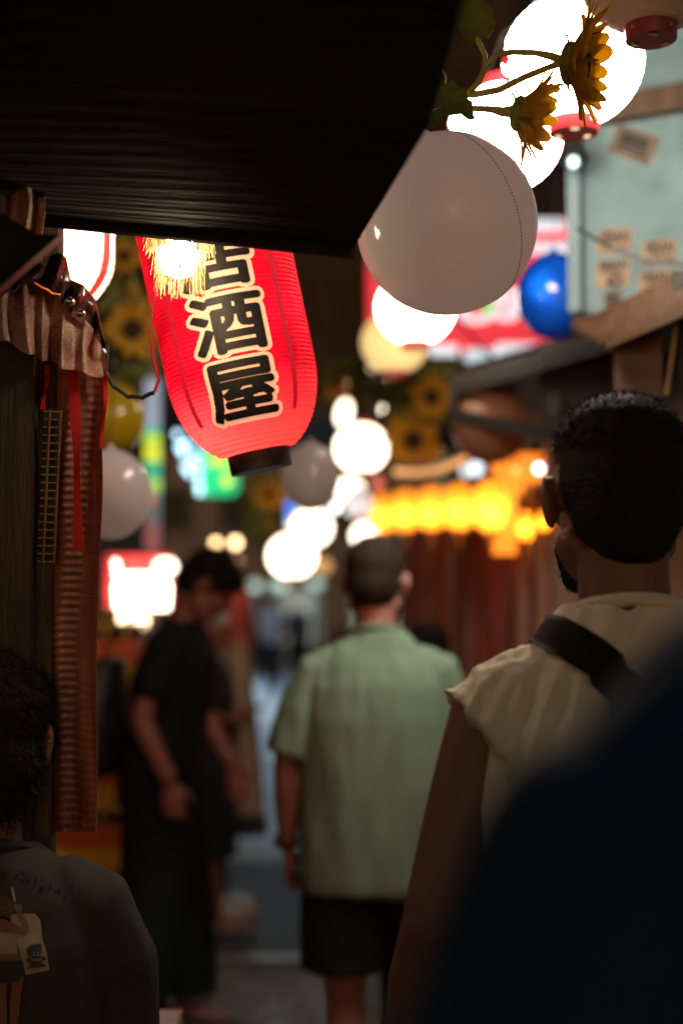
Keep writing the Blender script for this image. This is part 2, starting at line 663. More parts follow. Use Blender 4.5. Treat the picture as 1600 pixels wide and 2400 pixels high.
def round_lantern(px, py, d, rpx, label, m, near=False, ring=red_ring, squash=0.93, group='round paper lanterns strung along the alley', tilt=0, open_bottom=False):
    c = P(px, py, d)
    R = rpx * d / F
    t = thing('paper_lantern', c, label, 'lantern', group, rot=(0, R_(tilt), 0))
    prof = []
    n = 40 if near else 24
    ro = 0.36 * R
    a0 = math.asin(ro / R)
    for i in range(n + 1):
        a = a0 + (PI - 2 * a0) * i / n
        rib = (0.018 if i % 2 else 0.0) * R
        prof.append(((R - rib) * math.sin(a), -(R - rib) * math.cos(a) * squash))
    MB().lathe(prof, 64 if near else 32, cap=False).build('paper_shade', m, t)
    zb = prof[0][1]
    zt = prof[-1][1]
    h = R * 0.20
    b = MB().lathe([(ro * 0.9, zb - h), (ro, zb - h), (ro * 1.02, zb - h * 0.5), (ro * 1.03, zb + 0.002)], 32, cap=not open_bottom).build('bottom_ring', ring, t)
    MB().lathe([(ro * 1.03, zt - 0.002), (ro * 1.02, zt + h * 0.5), (ro, zt + h), (ro * 0.4, zt + h)], 32).build('top_ring', ring, t)
    if near:
        for k in range(3):
            a = 2 * PI * k / 3 + 0.45
            MB().ell((ro * 0.66 * math.cos(a), ro * 0.66 * math.sin(a), zb - h - 0.0008), (0.0085, 0.005, 0.0012), Matrix.Rotation(a + PI / 2, 3, 'Z'), 12, 6).build('slot', hole_glow if m is not paper_off else brass, b)
        for k in range(4):
            a = 2 * PI * k / 4 + 0.62
            MB().ell((ro * 1.02 * math.cos(a), ro * 1.02 * math.sin(a), zb - h * 0.45), (0.0032, 0.0032, 0.0032), None, 8, 6).build('screw', brass, b)
    MB().tube([(0, 0, zt + h), (0, 0, zt + h + 0.10)], 0.0018 if near else 0.003, 6, caps='flat').build('hanger', cable_m, t)
    t['R'] = R
    return t, c, R


def lantern_print(t, R, shapes, squash=0.93):
    """red motif printed on the paper: outlines in (longitude, latitude) degrees"""
    mbx = MB()
    for (lo0, lo1, la0, la1) in shapes:
        def fn(u, v):
            lo = R_(lo0 + (lo1 - lo0) * (u + 0.25 * math.sin(v * 7)))
            la = R_(la0 + (la1 - la0) * (v + 0.10 * math.sin(u * 9)))
            r = R * 1.006
            return Vector((r * math.cos(la) * math.sin(lo), -r * math.cos(la) * math.cos(lo), r * math.sin(la) * squash))
        mbx.grid(fn, 10, 12)
    mbx.build('red_motif', red_print, t)


tA, cA, RA = round_lantern(1341, 143, 2.60, 163, 'large glowing white lantern behind the bigger sunflower head', paper_w, True)
lantern_print(tA, RA, [(-92, -74, -12, 14), (-98, -80, -24, -10), (96, 112, 0, 22)])
tB, cB, RB = round_lantern(1181, 322, 2.92, 133, 'glowing white lantern behind the smaller sunflower, above the big grey ball', paper_w, True)
lantern_print(tB, RB, [(-95, -70, -2, 12), (80, 100, -20, 5)])
round_lantern(1522, -58, 2.10, 165, 'unlit beige paper lantern with dark red ring in the top corner', paper_off, True, dark_red, 0.80)
tC, cC, RC = round_lantern(973, 722, 4.45, 91, 'glowing white lantern peeping out under the big grey ball', paper_m, True)
round_lantern(925, 802, 5.2, 80, 'cream yellow lantern overlapped by a white one under the grey ball', paper_y)
tE, cE, RE = round_lantern(846, 1050, 6.3, 62, 'glowing white lantern right of the small grey ball, largest of the lower string', paper_w2)
round_lantern(820, 1150, 8.4, 33, 'small white lantern hanging just below the largest of the lower string', paper_w2)
round_lantern(838, 1182, 7.2, 36, 'pale greyish lantern beside the orange row of lanterns', paper_pale)
round_lantern(728, 1236, 7.6, 50, 'white lantern right under the small grey ball', paper_w2)
round_lantern(684, 1303, 6.8, 57, 'lowest white lantern above the distant blue road', paper_w2)
round_lantern(858, 1256, 9.6, 34, 'white lantern just above the head of the man in green', paper_w2)
round_lantern(930, 905, 8.9, 22, 'small white lantern just below the cream yellow one', paper_w2)
round_lantern(918, 962, 8.2, 26, 'small white lantern between the cream one and the orange sunflowers', paper_w2)
round_lantern(806, 968, 8.6, 17, 'tiny elongated white lantern above the largest of the lower string', paper_w2, squash=1.9, tilt=12)
round_lantern(757, 1326, 11.5, 20, 'tiny dim orange lantern beside the lowest white lantern', mat_ramp_emit('dim_orange_paper', [(0, (1, 0.6, 0.22)), (1, (0.8, 0.4, 0.12))], 0.9))


def cable(name, pts, r, label, m=None, n=8, sag=0.0, cat='cable'):
    pts = [Vector(p) for p in pts]
    out = []
    for a, b in zip(pts[:-1], pts[1:]):
        for k in range(n):
            u = k / n
            p = a.lerp(b, u)
            p.z -= sag * 4 * u * (1 - u)
            out.append(p)
    out.append(pts[-1])
    return single(name, MB().tube(out, r, 6, caps='flat'), m or cable_m, label, cat)


def top_of(c, R):
    return c + Vector((0, 0, R * 0.93 * 0.93 + R * 0.2 + 0.10))


cable('lantern_cable', [P(1450, -120, 1.9), top_of(cA, RA), top_of(cB, RB), top_of(cC, RC), P(925, 690, 5.2), P(846, 955, 6.3), P(684, 1215, 6.8), P(728, 1150, 7.6)],
      0.0028, 'thin black cable carrying the string of white lanterns', sag=0.03)
cable('overhead_wire', [P(1000, 690, 4.6), P(1075, 755, 5.2), P(1190, 880, 6.0)], 0.006, 'black wire slanting across the lower part of the red sign')
cable('overhead_wire', [P(1350, 535, 3.22), P(1430, 580, 3.12), P(1500, 607, 3.08), P(1620, 622, 3.0)], 0.0045, 'black wire sagging in front of the pasted posters')

# ---- lantern with the three characters
def red_lantern():
    d = 2.15
    R = 176 * d / F
    Ht = 0.47
    bot = P(606, 1066, d)
    tilt = R_(-12.0)
    t = thing('red_lantern', bot, 'long red paper lantern with black lettering, tilted under the awning edge', 'lantern', rot=(R_(2), tilt, 0))
    red_paper = bpy.data.materials.new('red_lantern_paper')
    red_paper.use_nodes = True
    T = red_paper.node_tree
    n, l = T.nodes, T.links
    b = n['Principled BSDF']
    tc = n.new('ShaderNodeTexCoord')
    nz = n.new('ShaderNodeTexNoise')
    nz.inputs['Scale'].default_value = 11
    nz.inputs['Detail'].default_value = 7
    l.new(tc.outputs['Object'], nz.inputs['Vector'])
    cr = n.new('ShaderNodeValToRGB')
    cr.color_ramp.elements[0].position = 0.3
    cr.color_ramp.elements[0].color = (0.46, 0.003, 0.022, 1)
    cr.color_ramp.elements[1].position = 0.7
    cr.color_ramp.elements[1].color = (0.95, 0.016, 0.075, 1)
    l.new(nz.outputs['Fac'], cr.inputs['Fac'])
    # bulb glow painted into the colour, paler towards the lower end
    sp = n.new('ShaderNodeSeparateXYZ')
    l.new(tc.outputs['Object'], sp.inputs[0])
    mr = n.new('ShaderNodeMapRange')
    mr.inputs[1].default_value = 0.12
    mr.inputs[2].default_value = -0.01
    l.new(sp.outputs['Z'], mr.inputs[0])
    mx = n.new('ShaderNodeMixRGB')
    l.new(mr.outputs[0], mx.inputs['Fac'])
    l.new(cr.outputs['Color'], mx.inputs[1])
    mx.inputs[2].default_value = (0.98, 0.13, 0.11, 1)
    l.new(mx.outputs[0], b.inputs['Base Color'])
    b.inputs['Roughness'].default_value = 0.6
    tr = n.new('ShaderNodeBsdfTranslucent')
    l.new(mx.outputs[0], tr.inputs['Color'])
    n3 = n.new('ShaderNodeTexNoise')
    n3.inputs['Scale'].default_value = 38
    n3.inputs['Detail'].default_value = 5
    mp3 = n.new('ShaderNodeMapping')
    mp3.inputs['Scale'].default_value = (1, 1, 0.45)
    l.new(tc.outputs['Object'], mp3.inputs['Vector'])
    l.new(mp3.outputs['Vector'], n3.inputs['Vector'])
    bp3 = n.new('ShaderNodeBump')
    bp3.inputs['Strength'].default_value = 0.9
    bp3.inputs['Distance'].default_value = 0.006
    l.new(n3.outputs['Fac'], bp3.inputs['Height'])
    l.new(bp3.outputs['Normal'], tr.inputs['Normal'])
    l.new(bp3.outputs['Normal'], b.inputs['Normal'])
    ms = n.new('ShaderNodeMixShader')
    ms.inputs['Fac'].default_value = 0.72
    l.new(b.outputs['BSDF'], ms.inputs[1])
    l.new(tr.outputs['BSDF'], ms.inputs[2])
    l.new(ms.outputs['Shader'], n['Material Output'].inputs['Surface'])

    def rad(z):
        h = 0.13
        r0 = 0.045
        if z < h:
            u = max(0.0, z / h)
            return r0 + (R - r0) * (1 - (1 - u) ** 2.1) ** 0.62
        if z > Ht - 0.10:
            u = max(0.0, (Ht - z) / 0.10)
            return r0 + (R - r0) * (1 - (1 - u) ** 2.1) ** 0.6
        return R

    prof = []
    step = 0.0066
    k = 0
    z = 0.0
    while z <= Ht + 1e-6:
        r = rad(z)
        prof += [(r - 0.0024, z), (r + 0.0004, z + step * 0.30), (r + 0.0004, z + step * 0.62)]
        z += step
    MB().lathe(prof, 96, cap=False).build('paper_shade', red_paper, t)
    MB().lathe([(0.0, -0.024), (0.047, -0.024), (0.047, 0.006), (0.0, 0.006)], 32, cap=False).build('bottom_ring', black_m, t)
    MB().lathe([(0.05, Ht - 0.01), (0.058, Ht - 0.01), (0.058, Ht + 0.03), (0.05, Ht + 0.03)], 32).build('top_ring', black_m, t)
    MB().tube([(0, 0, Ht + 0.03), (0, 0, Ht + 0.13)], 0.002, 6, caps='flat').build('hanger', cable_m, t)
    # shadows of the inner frame painted as darker red uprights
    stay_m = mat('stay_shadow', (0.45, 0.006, 0.02), 0.8, emit=(0.62, 0.008, 0.025), estr=0.62)
    for a in (-46, 44):
        def fn(u, v):
            zz = 0.05 + (Ht - 0.12) * v
            an = R_(a) + (u - 0.5) * 0.09
            r = rad(zz) + 0.0008
            return Vector((r * math.sin(an), -r * math.cos(an), zz))
        MB().grid(fn, 2, 80).build('stay_shadow_strip', stay_m, t)
    cream = mat('cream_lettering_edge', (0.9, 0.55, 0.36), 0.7, emit=(1.0, 0.42, 0.24), estr=0.72, var=0.1)
    ink = mat('black_ink', (0.010, 0.008, 0.008), 0.6)
    size = 0.106
    for ch, zc in (('屋', 0.079), ('酒', 0.175), ('居', 0.271)):
        for nm, grow, eps, m in (('letter_edge', 0.0095, 0.0016, cream), ('letter', 0.0032, 0.0024, ink)):
            V, Fc = raster_glyph(ch, size, 0.0011, grow)
            vs = []
            for (x, y, _) in V:
                x = x * 1.06
                zz = zc + y * 0.86 + 0.004
                an = x / R + 0.0
                r = rad(zz) + eps + 0.0006
                vs.append((r * math.sin(an), -r * math.cos(an), zz))
            MB().add(vs, Fc).build(nm, m, t, angle=None)
    for zz, pw in ((0.075, 0.75), (0.20, 0.45), (0.36, 0.55)):
        pointlight(wm(t) @ Vector((-0.035 if zz < 0.1 else 0.02, -0.02, zz)), pw, (1.0, 0.60, 0.50), 0.03, t)
    return t


red_lantern()

# ---- lit lantern half hidden behind the dirty sheet
def left_lantern():
    d = 2.55
    R = 0.128
    c = P(98, 560, d)
    t = thing('striped_lantern', c, 'glowing white lantern with red edge stripe behind the dirty plastic sheet', 'lantern')
    m = bpy.data.materials.new('white_red_paper')
    m.use_nodes = True
    T = m.node_tree
    n, l = T.nodes, T.links
    b = n['Principled BSDF']
    tc = n.new('ShaderNodeTexCoord')
    nz = n.new('ShaderNodeTexNoise')
    nz.inputs['Scale'].default_value = 14
    nz.inputs['Detail'].default_value = 4
    mp = n.new('ShaderNodeMapping')
    mp.inputs['Scale'].default_value = (2, 2, 0.5)
    l.new(tc.outputs['Object'], mp.inputs['Vector'])
    l.new(mp.outputs['Vector'], nz.inputs['Vector'])
    cr = n.new('ShaderNodeValToRGB')
    cr.color_ramp.elements[0].position = 0.32
    cr.color_ramp.elements[0].color = (0.75, 0.42, 0.40, 1)
    cr.color_ramp.elements[1].position = 0.62
    cr.color_ramp.elements[1].color = (0.95, 0.80, 0.72, 1)
    l.new(nz.outputs['Fac'], cr.inputs['Fac'])
    l.new(cr.outputs['Color'], b.inputs['Base Color'])
    tr = n.new('ShaderNodeBsdfTranslucent')
    l.new(cr.outputs['Color'], tr.inputs['Color'])
    ms = n.new('ShaderNodeMixShader')
    ms.inputs['Fac'].default_value = 0.7
    l.new(b.outputs['BSDF'], ms.inputs[1])
    l.new(tr.outputs['BSDF'], ms.inputs[2])
    l.new(ms.outputs['Shader'], n['Material Output'].inputs['Surface'])
    prof = []
    N = 60
    for i in range(N + 1):
        z = -0.145 + 0.36 * i / N
        u = (z + 0.145) / 0.36
        r = R * (0.45 + 0.55 * math.sin(PI / 2 * min(1.0, u / 0.30)))
        if u > 0.85:
            r = R * (1 - 0.55 * ((u - 0.85) / 0.15) ** 2)
        prof.append((r - (0.0012 if i % 2 else 0), z))
    MB().lathe(prof, 64, cap=False).build('paper_shade', m, t)
    st = mat('red_stripe_lit', (0.8, 0.03, 0.03), 0.7, emit=(1.0, 0.035, 0.03), estr=0.75)

    def fn(u, v):
        z = -0.138 + 0.33 * v
        i = (z + 0.145) / 0.36 * N
        k = int(i)
        r = max(prof[k][0], prof[min(k + 1, N)][0]) + 0.002
        an = R_(66 + 15 * u)
        return Vector((r * math.sin(an), -r * math.cos(an), z))
    MB().grid(fn, 8, 60).build('stripe', st, t)
    MB().lathe([(0.04, -0.165), (0.062, -0.165), (0.062, -0.14), (0.04, -0.14)], 24).build('bottom_ring', red_ring, t)
    MB().lathe([(0.04, 0.21), (0.06, 0.21), (0.06, 0.235), (0.04, 0.235)], 24).build('top_ring', red_ring, t)
    MB().tube([(0, 0, 0.235), (0, 0, 0.4)], 0.002, 6, caps='flat').build('hanger', cable_m, t)
    pointlight(c + Vector((0.03, -0.03, 0.04)), 8, (1.0, 0.84, 0.62), 0.03, t)


left_lantern()

# ---- bare bulb in a straw shade
def straw_lamp():
    d = 1.895
    c = P(420, 592, d)
    t = thing('straw_lamp', c, 'bare glowing bulb in a shaggy straw shade before the red lantern', 'lamp')
    bulb_m = mat('bulb_glass_lit', (1, 0.9, 0.7), 0.2, emit=(1.0, 0.80, 0.50), estr=120.0)
    straw = mat('straw', (0.42, 0.30, 0.13), 0.8, var=0.35, scale=40, transl=0.5)
    MB().lathe([(0.004, -0.034), (0.019, -0.029), (0.026, -0.014), (0.026, 0.0), (0.016, 0.02), (0.011, 0.034)], 20).build('bulb', bulb_m, t)
    MB().lathe([(0.013, 0.032), (0.015, 0.034), (0.015, 0.075), (0.006, 0.085)], 16).build('socket', black_m, t)
    MB().tube([(0, 0, 0.085), (0.004, 0, 0.2)], 0.003, 6, caps='flat').build('cord', cable_m, t)
    mbx = MB()
    for k in range(420):
        a = random.uniform(0, 2 * PI)
        outer = k % 2
        r0 = random.uniform(0.012, 0.03)
        r1 = random.uniform(0.030, 0.052) if outer else random.uniform(0.018, 0.036)
        z1 = random.uniform(-0.008, 0.022) if outer else random.uniform(-0.062, -0.02)
        pts = []
        tw = random.uniform(-0.8, 0.8)
        for s in range(5):
            u = s / 4
            r = r0 + (r1 - r0) * u + random.uniform(-0.003, 0.003)
            z = 0.085 + (z1 - 0.085) * (u ** 1.2) + random.uniform(-0.003, 0.003)
            aa = a + u * tw + random.uniform(-0.08, 0.08)
            pts.append((r * math.cos(aa), r * math.sin(aa), z))
        mbx.tube(pts, random.uniform(0.0003, 0.0006), 4, caps='flat')
    mbx.build('straw_shade', straw, t, kind='stuff')


straw_lamp()

# ================================================================== awning and sheets near the camera
awn_m = mat('dark_awning', (0.012, 0.011, 0.010), 0.8, var=0.3, scale=3, bump=0.12, bscale=12, stretch=(0.6, 40, 40))


def awning():
    t = thing('awning', P(455, 548, 1.8), 'broad dark awning overhead with a ribbed underside', 'awning')
    fl, fr = P(70, 508, 1.92), P(826, 584, 1.74)
    m1l, m1r = P(-250, 260, 1.45), P(1006, 292, 1.46)
    nl, nr = P(-600, -420, 0.95), P(1160, -260, 1.02)
    bl, br = P(-1600, -1300, 0.62), P(1380, -1100, 0.68)

    rows = [(fl, fr), (m1l, m1r), (nl, nr), (bl, br)]

    def fn(u, v):
        k = min(2, int(v * 3))
        w = v * 3 - k
        a = rows[k][0].lerp(rows[k][1], u)
        b = rows[k + 1][0].lerp(rows[k + 1][1], u)
        return a.lerp(b, w)

    MB().sheet(fn, 24, 18, (0, 0, 0.02)).build('cover', awn_m, t, world=True, angle=30)
    for i in range(26):
        v = 0.012 + 0.030 * i
        MB().tube([fn(0.0, v) - Vector((0, 0, 0.002)), fn(0.5, v) - Vector((0, 0, 0.002)), fn(0.998, v) - Vector((0, 0, 0.002))], 0.0012, 6, caps='flat').build('rib', awn_m, t, world=True)
    MB().tube([fl - Vector((0, 0, 0.004)), fr - Vector((0, 0, 0.004))], 0.008, 8, caps='flat').build('front_bar', awn_m, t, world=True)


awning()

# dark board end at the side and shade net strip behind it
t = thing('fascia_board', P(40, 600, 1.55), 'black pointed board end jutting in at the picture edge above the sheet', 'board')
a, b, c, e = P(-260, 330, 1.5), P(82, 547, 1.62), P(139, 552, 1.62), P(-260, 900, 1.5)
off = Vector((0.0, 0.03, 0.004))
MB().hexa([a, e, c, b, a + off, e + off, c + off, b + off]).build('board', black_m, t, world=True, smooth=False)
net = mat('pink_shade_net', (0.42, 0.27, 0.22), 0.8, var=0.4, scale=120, transl=0.4, stretch=(1, 1, 6))
single('shade_net', MB().sheet(lambda u, v: P(10 + 92 * u + 5 * math.sin(v * 6), 410 + 190 * v + 20 * u, 1.75 + 0.02 * math.sin(u * 9)), 12, 12, (0, 0.002, 0)), net,
       'strip of pinkish shade net showing between black board and awning', 'net')

sheet_m = bpy.data.materials.new('dirty_plastic')
sheet_m.use_nodes = True
_t = sheet_m.node_tree
_n, _l = _t.nodes, _t.links
_b = _n['Principled BSDF']
_b.inputs['Roughness'].default_value = 0.38
_tc = _n.new('ShaderNodeTexCoord')
_n1 = _n.new('ShaderNodeTexNoise'); _n1.inputs['Scale'].default_value = 22; _n1.inputs['Detail'].default_value = 6
_n2 = _n.new('ShaderNodeTexNoise'); _n2.inputs['Scale'].default_value = 420; _n2.inputs['Detail'].default_value = 3
_l.new(_tc.outputs['Object'], _n1.inputs['Vector']); _l.new(_tc.outputs['Object'], _n2.inputs['Vector'])
_c1 = _n.new('ShaderNodeValToRGB')
_c1.color_ramp.elements[0].position = 0.35; _c1.color_ramp.elements[0].color = (0.32, 0.17, 0.15, 1)
_c1.color_ramp.elements[1].position = 0.65; _c1.color_ramp.elements[1].color = (0.70, 0.46, 0.40, 1)
_l.new(_n1.outputs['Fac'], _c1.inputs['Fac'])
_c2 = _n.new('ShaderNodeValToRGB')
_c2.color_ramp.elements[0].position = 0.36; _c2.color_ramp.elements[0].color = (0.12, 0.10, 0.08, 1)
_c2.color_ramp.elements[1].position = 0.46; _c2.color_ramp.elements[1].color = (1, 1, 1, 1)
_l.new(_n2.outputs['Fac'], _c2.inputs['Fac'])
_mx = _n.new('ShaderNodeMixRGB'); _mx.blend_type = 'MULTIPLY'; _mx.inputs['Fac'].default_value = 0.8
_l.new(_c1.outputs['Color'], _mx.inputs[1]); _l.new(_c2.outputs['Color'], _mx.inputs[2])
_l.new(_mx.outputs[0], _b.inputs['Base Color'])
_tr = _n.new('ShaderNodeBsdfTranslucent'); _l.new(_mx.outputs[0], _tr.inputs['Color'])
_ms = _n.new('ShaderNodeMixShader'); _ms.inputs['Fac'].default_value = 0.55
_l.new(_b.outputs['BSDF'], _ms.inputs[1]); _l.new(_tr.outputs['BSDF'], _ms.inputs[2])
_l.new(_ms.outputs['Shader'], _n['Material Output'].inputs['Surface'])


def poly_at(pts, u):
    x = u * (len(pts) - 1)
    k = min(len(pts) - 2, int(x))
    w = x - k
    w = w * w * (3 - 2 * w) * 0.5 + w * 0.5
    return pts[k][0] * (1 - w) + pts[k + 1][0] * w, pts[k][1] * (1 - w) + pts[k + 1][1] * w


def plastic_sheet():
    t = thing('plastic_sheet', P(120, 760, 1.95), 'dirty fluted plastic sheet with a ragged lower edge above the curtain', 'plastic sheet')
    top = [(-30, 735), (10, 690), (60, 650), (105, 655), (150, 700), (195, 745), (240, 790)]
    bot = [(-30, 790), (20, 803), (75, 832), (100, 842), (140, 858), (190, 872), (252, 886)]

    def fn(u, v):
        x0, y0 = poly_at(top, u)
        x1, y1 = poly_at(bot, u)
        fl = 0.012 * math.sin(u * 34 + 0.6 * math.sin(v * 3)) + 0.008 * math.sin(u * 13 + 1)
        yy = y0 + (y1 - y0) * v + (4 * math.sin(u * 29) if v > 0.99 else 0)
        return P(x0 + (x1 - x0) * v, yy, 1.95 + 0.06 * u + fl * (0.5 + 0.5 * v) + 0.015 * (1 - v))
    MB().sheet(fn, 120, 24, (0, 0.0015, 0)).build('sheet', sheet_m, t, world=True)
    top2 = [(30, 668), (70, 636), (112, 600), (140, 592), (156, 604), (166, 655), (196, 668), (224, 702), (246, 800)]
    bot2 = [(20, 700), (60, 662), (100, 668), (130, 690), (150, 715), (170, 740), (200, 765), (225, 790), (250, 830)]
    dk = mat('brown_crumpled_plastic', (0.055, 0.024, 0.022), 0.22, var=0.4, scale=18, bump=0.3, bscale=14)

    def fn2(u, v):
        x0, y0 = poly_at(top2, u)
        x1, y1 = poly_at(bot2, u)
        fl = 0.018 * math.sin(u * 23 + v * 2.2) + 0.01 * math.sin(u * 41 + v * 5) + 0.012 * math.sin(v * 6 + u * 4)
        return P(x0 + (x1 - x0) * v, y0 + (y1 - y0) * v, 1.955 + 0.06 * u + fl * 0.8)
    MB().sheet(fn2, 90, 20, (0, 0.0015, 0)).build('crumpled_fold', dk, t, world=True)
    # rope light under the fold
    rp = mat('orange_rope_light', (0.8, 0.3, 0.1), 0.3, emit=(1.0, 0.12, 0.03), estr=0.45)
    pts = [P(84, 664, 1.925), P(100, 674, 1.92), P(112, 679, 1.92), P(124, 688, 1.925), P(140, 690, 1.925)]
    MB().tube(pts, 0.0014, 6).build('rope_light', rp, t, world=True)
    gl = mat('chrome_clip', (0.7, 0.7, 0.7), 0.15, 1.0)
    for x, y in ((165, 707), (190, 735)):
        MB().ell(P(x, y, 1.90), (0.007, 0.006, 0.006)).build('clip', gl, t, world=True)


plastic_sheet()

# ---- curtain strips
def side_curtain():
    t = thing('rib_curtain', P(160, 2400, 2.05) * Vector((1, 1, 0)) if False else Vector((P(160, 1400, 2.05).x, 2.05, 0.35)),
              'ribbed reddish curtain hanging beside the wooden post under the plastic sheet', 'curtain')
    cur = mat('ribbed_cloth', (0.22, 0.065, 0.05), 0.75, col2=(0.62, 0.33, 0.27), scale=9, stretch=(2.6, 2.6, 0.35), transl=0.45)

    def edge_l(v):
        return 95 - 20 * v + 4 * math.sin(v * 9)

    def edge_r(v):
        return 248 - 26 * v + 5 * math.sin(v * 7 + 1) - 8 * math.exp(-((v - 0.16) / 0.08) ** 2)

    def fn(u, v):
        x = edge_l(v) + (edge_r(v) - edge_l(v)) * u
        y = 850 + 1100 * v
        rib = 0.0028 * math.sin(v * 1100 / 19.0 * 2 * PI) * (0.35 + 0.65 * min(1, v * 2.2))
        d = 2.05 + 0.022 * math.sin(u * 9.5 + 0.9 * math.sin(v * 3)) + rib
        return P(x, y, d)
    MB().sheet(fn, 36, 420, (0, 0.002, 0)).build('cloth', cur, t, world=True)
    rib_m = mat('red_ribbon', (0.55, 0.01, 0.015), 0.6, var=0.25, transl=0.55)
    for (x0, x1, y0, y1, w) in ((170, 188, 868, 1290, 20), (110, 104, 855, 960, 9), (246, 242, 880, 1050, 8)):
        def fr(u, v):
            return P(x0 + (x1 - x0) * v + (u - 0.5) * w * (1 + 0.3 * math.sin(v * 8)) + 3 * math.sin(v * 5), y0 + (y1 - y0) * v, 2.005 + 0.006 * math.sin(v * 11))
        MB().sheet(fr, 4, 40, (0, 0.0012, 0)).build('ribbon', rib_m, t, world=True)
    # open net strip: thin bars
    bar = mat('net_bar', (0.12, 0.07, 0.04), 0.7, var=0.3)
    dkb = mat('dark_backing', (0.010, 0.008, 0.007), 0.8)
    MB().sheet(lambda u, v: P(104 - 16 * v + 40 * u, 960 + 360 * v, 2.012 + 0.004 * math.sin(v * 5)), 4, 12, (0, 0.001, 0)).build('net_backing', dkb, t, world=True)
    net_b = MB()
    y = 965.0
    while y < 1330:
        v = (y - 960) / 360
        net_b.tube([P(104 - 16 * v, y, 2.006 + 0.004 * math.sin(v * 5)), P(146 - 16 * v, y + 1, 2.006 + 0.004 * math.sin(v * 5))], 0.0017, 6, caps='flat')
        y += 18.5
    for k in (0.35, 0.98):
        net_b.tube([P(104 + 40 * k - 16 * v, 960 + 360 * v, 2.005 + 0.004 * math.sin(v * 5)) for v in np.linspace(0, 1, 14)], 0.0017, 6, caps='flat')
    net_b.build('net_bars', bar, t, world=True, kind='stuff')


side_curtain()

post = thing('wooden_post', Vector((-0.45, 1.98, 0)), 'rough brown wooden post at the picture edge beside the ribbed curtain', 'post')
MB().box((-0.462, 2.03, 1.05), (0.055, 0.07, 2.1)).build('post', wood('post_wood', (0.016, 0.009, 0.006), (0.045, 0.025, 0.015)), post, world=True, smooth=False)
MB().box((-0.423, 2.06, 1.03), (0.022, 0.05, 2.06)).build('batten', wood('batten_wood', (0.03, 0.015, 0.009), (0.07, 0.036, 0.02)), post, world=True, smooth=False)
MB().box((-0.56, 2.05, 1.05), (0.13, 0.05, 2.1)).build('plank', darkwood, post, world=True, smooth=False)

# cables looping down by the red lantern
cable('power_cord', [P(352, 560, 2.1), P(365, 690, 2.1), P(352, 780, 2.1), P(362, 850, 2.1), P(372, 890, 2.1), P(362, 920, 2.1)], 0.0024,
      'thin red cord hanging between sunflowers and red lantern', mat('red_cord', (0.45, 0.01, 0.02), 0.4))
cable('power_cord', [P(362, 920, 2.1), P(335, 933, 2.1), P(300, 930, 2.1), P(265, 905, 2.1), P(248, 870, 2.1), P(252, 800, 2.1)], 0.0034,
      'black cord looping below the ragged sheet and over the yellow ball', sag=-0.001)

# ================================================================== artificial sunflowers
petal_m = mat('petal_yellow', (0.80, 0.47, 0.03), 0.6, col2=(0.93, 0.68, 0.07), scale=35, transl=0.66)
sepal_m = mat('sepal_green', (0.25, 0.25, 0.05), 0.7, var=0.3, scale=30, transl=0.25)
leaf_m = mat('leaf_green', (0.15, 0.165, 0.032), 0.6, var=0.35, scale=25, bump=0.3, bscale=60, transl=0.30)
stem_m = mat('stem_green', (0.34, 0.31, 0.08), 0.6, var=0.25, scale=40)
disc_m = mat('seed_brown', (0.05, 0.022, 0.010), 0.9, var=0.5, scale=160, bump=1.0, bscale=240)


def basis(axis):
    z = Vector(axis).normalized()
    x = z.cross(Vector((0, 0, 1)))
    if x.length < 1e-3:
        x = Vector((1, 0, 0))
    x.normalize()
    y = z.cross(x)
    m = Matrix((x, y, z)).transposed()
    return m


def petal(mbx, M, c, az, r0, L, w, cup, curl, th=0.0006):
    """one petal, leaving the disc at azimuth az, rising by angle cup"""
    ca, sa = math.cos(az), math.sin(az)

    def fn(u, v):
        t = v
        ww = w * min(1.0, 0.40 + 1.4 * t) * math.sqrt(max(0.0004, 1 - t ** 3.2)) * (1 + 0.06 * math.sin(9 * t + az * 7))
        rr = r0 + L * t * math.cos(cup + curl * t)
        zz = L * t * math.sin(cup + curl * t) + 0.10 * w * (1 - (2 * u - 1) ** 2) * -1
        s = (u - 0.5) * ww
        return Vector(c) + M @ Vector((ca * rr - sa * s, sa * rr + ca * s, zz))
    n = M @ Vector((0, 0, -th))
    mbx.sheet(fn, 4, 8, n)


def leaf(pts, w, name, parent, curl=0.25, droop=Vector((0, 0, 0)), up=Vector((0, -1, 0.3)), fold=0.3):
    pts = [Vector(p) for p in pts]
    mbx = MB()

    def fn(u, v):
        k = min(len(pts) - 2, int(v * (len(pts) - 1)))
        f = v * (len(pts) - 1) - k
        c = pts[k].lerp(pts[k + 1], f)
        t = (pts[k + 1] - pts[k]).normalized()
        sd = t.cross(up).normalized()
        nn = sd.cross(t).normalized()
        ww = w * (math.sin(PI * (0.06 + 0.94 * v) ** 0.7) ** 0.85) if v < 0.995 else 0.0006
        s = (u - 0.5) * 2
        rip = 0.05 * w * math.sin(v * 22 + s * 3) * abs(s)
        return c + sd * (s * ww / 2) + nn * (fold * ww * (abs(s) ** 1.3) * 0.5 + rip) + droop * v * v
    mbx.sheet(fn, 10, 22, (0, 0.0006, 0.0))
    return mbx.build(name, leaf_m, parent, world=True)


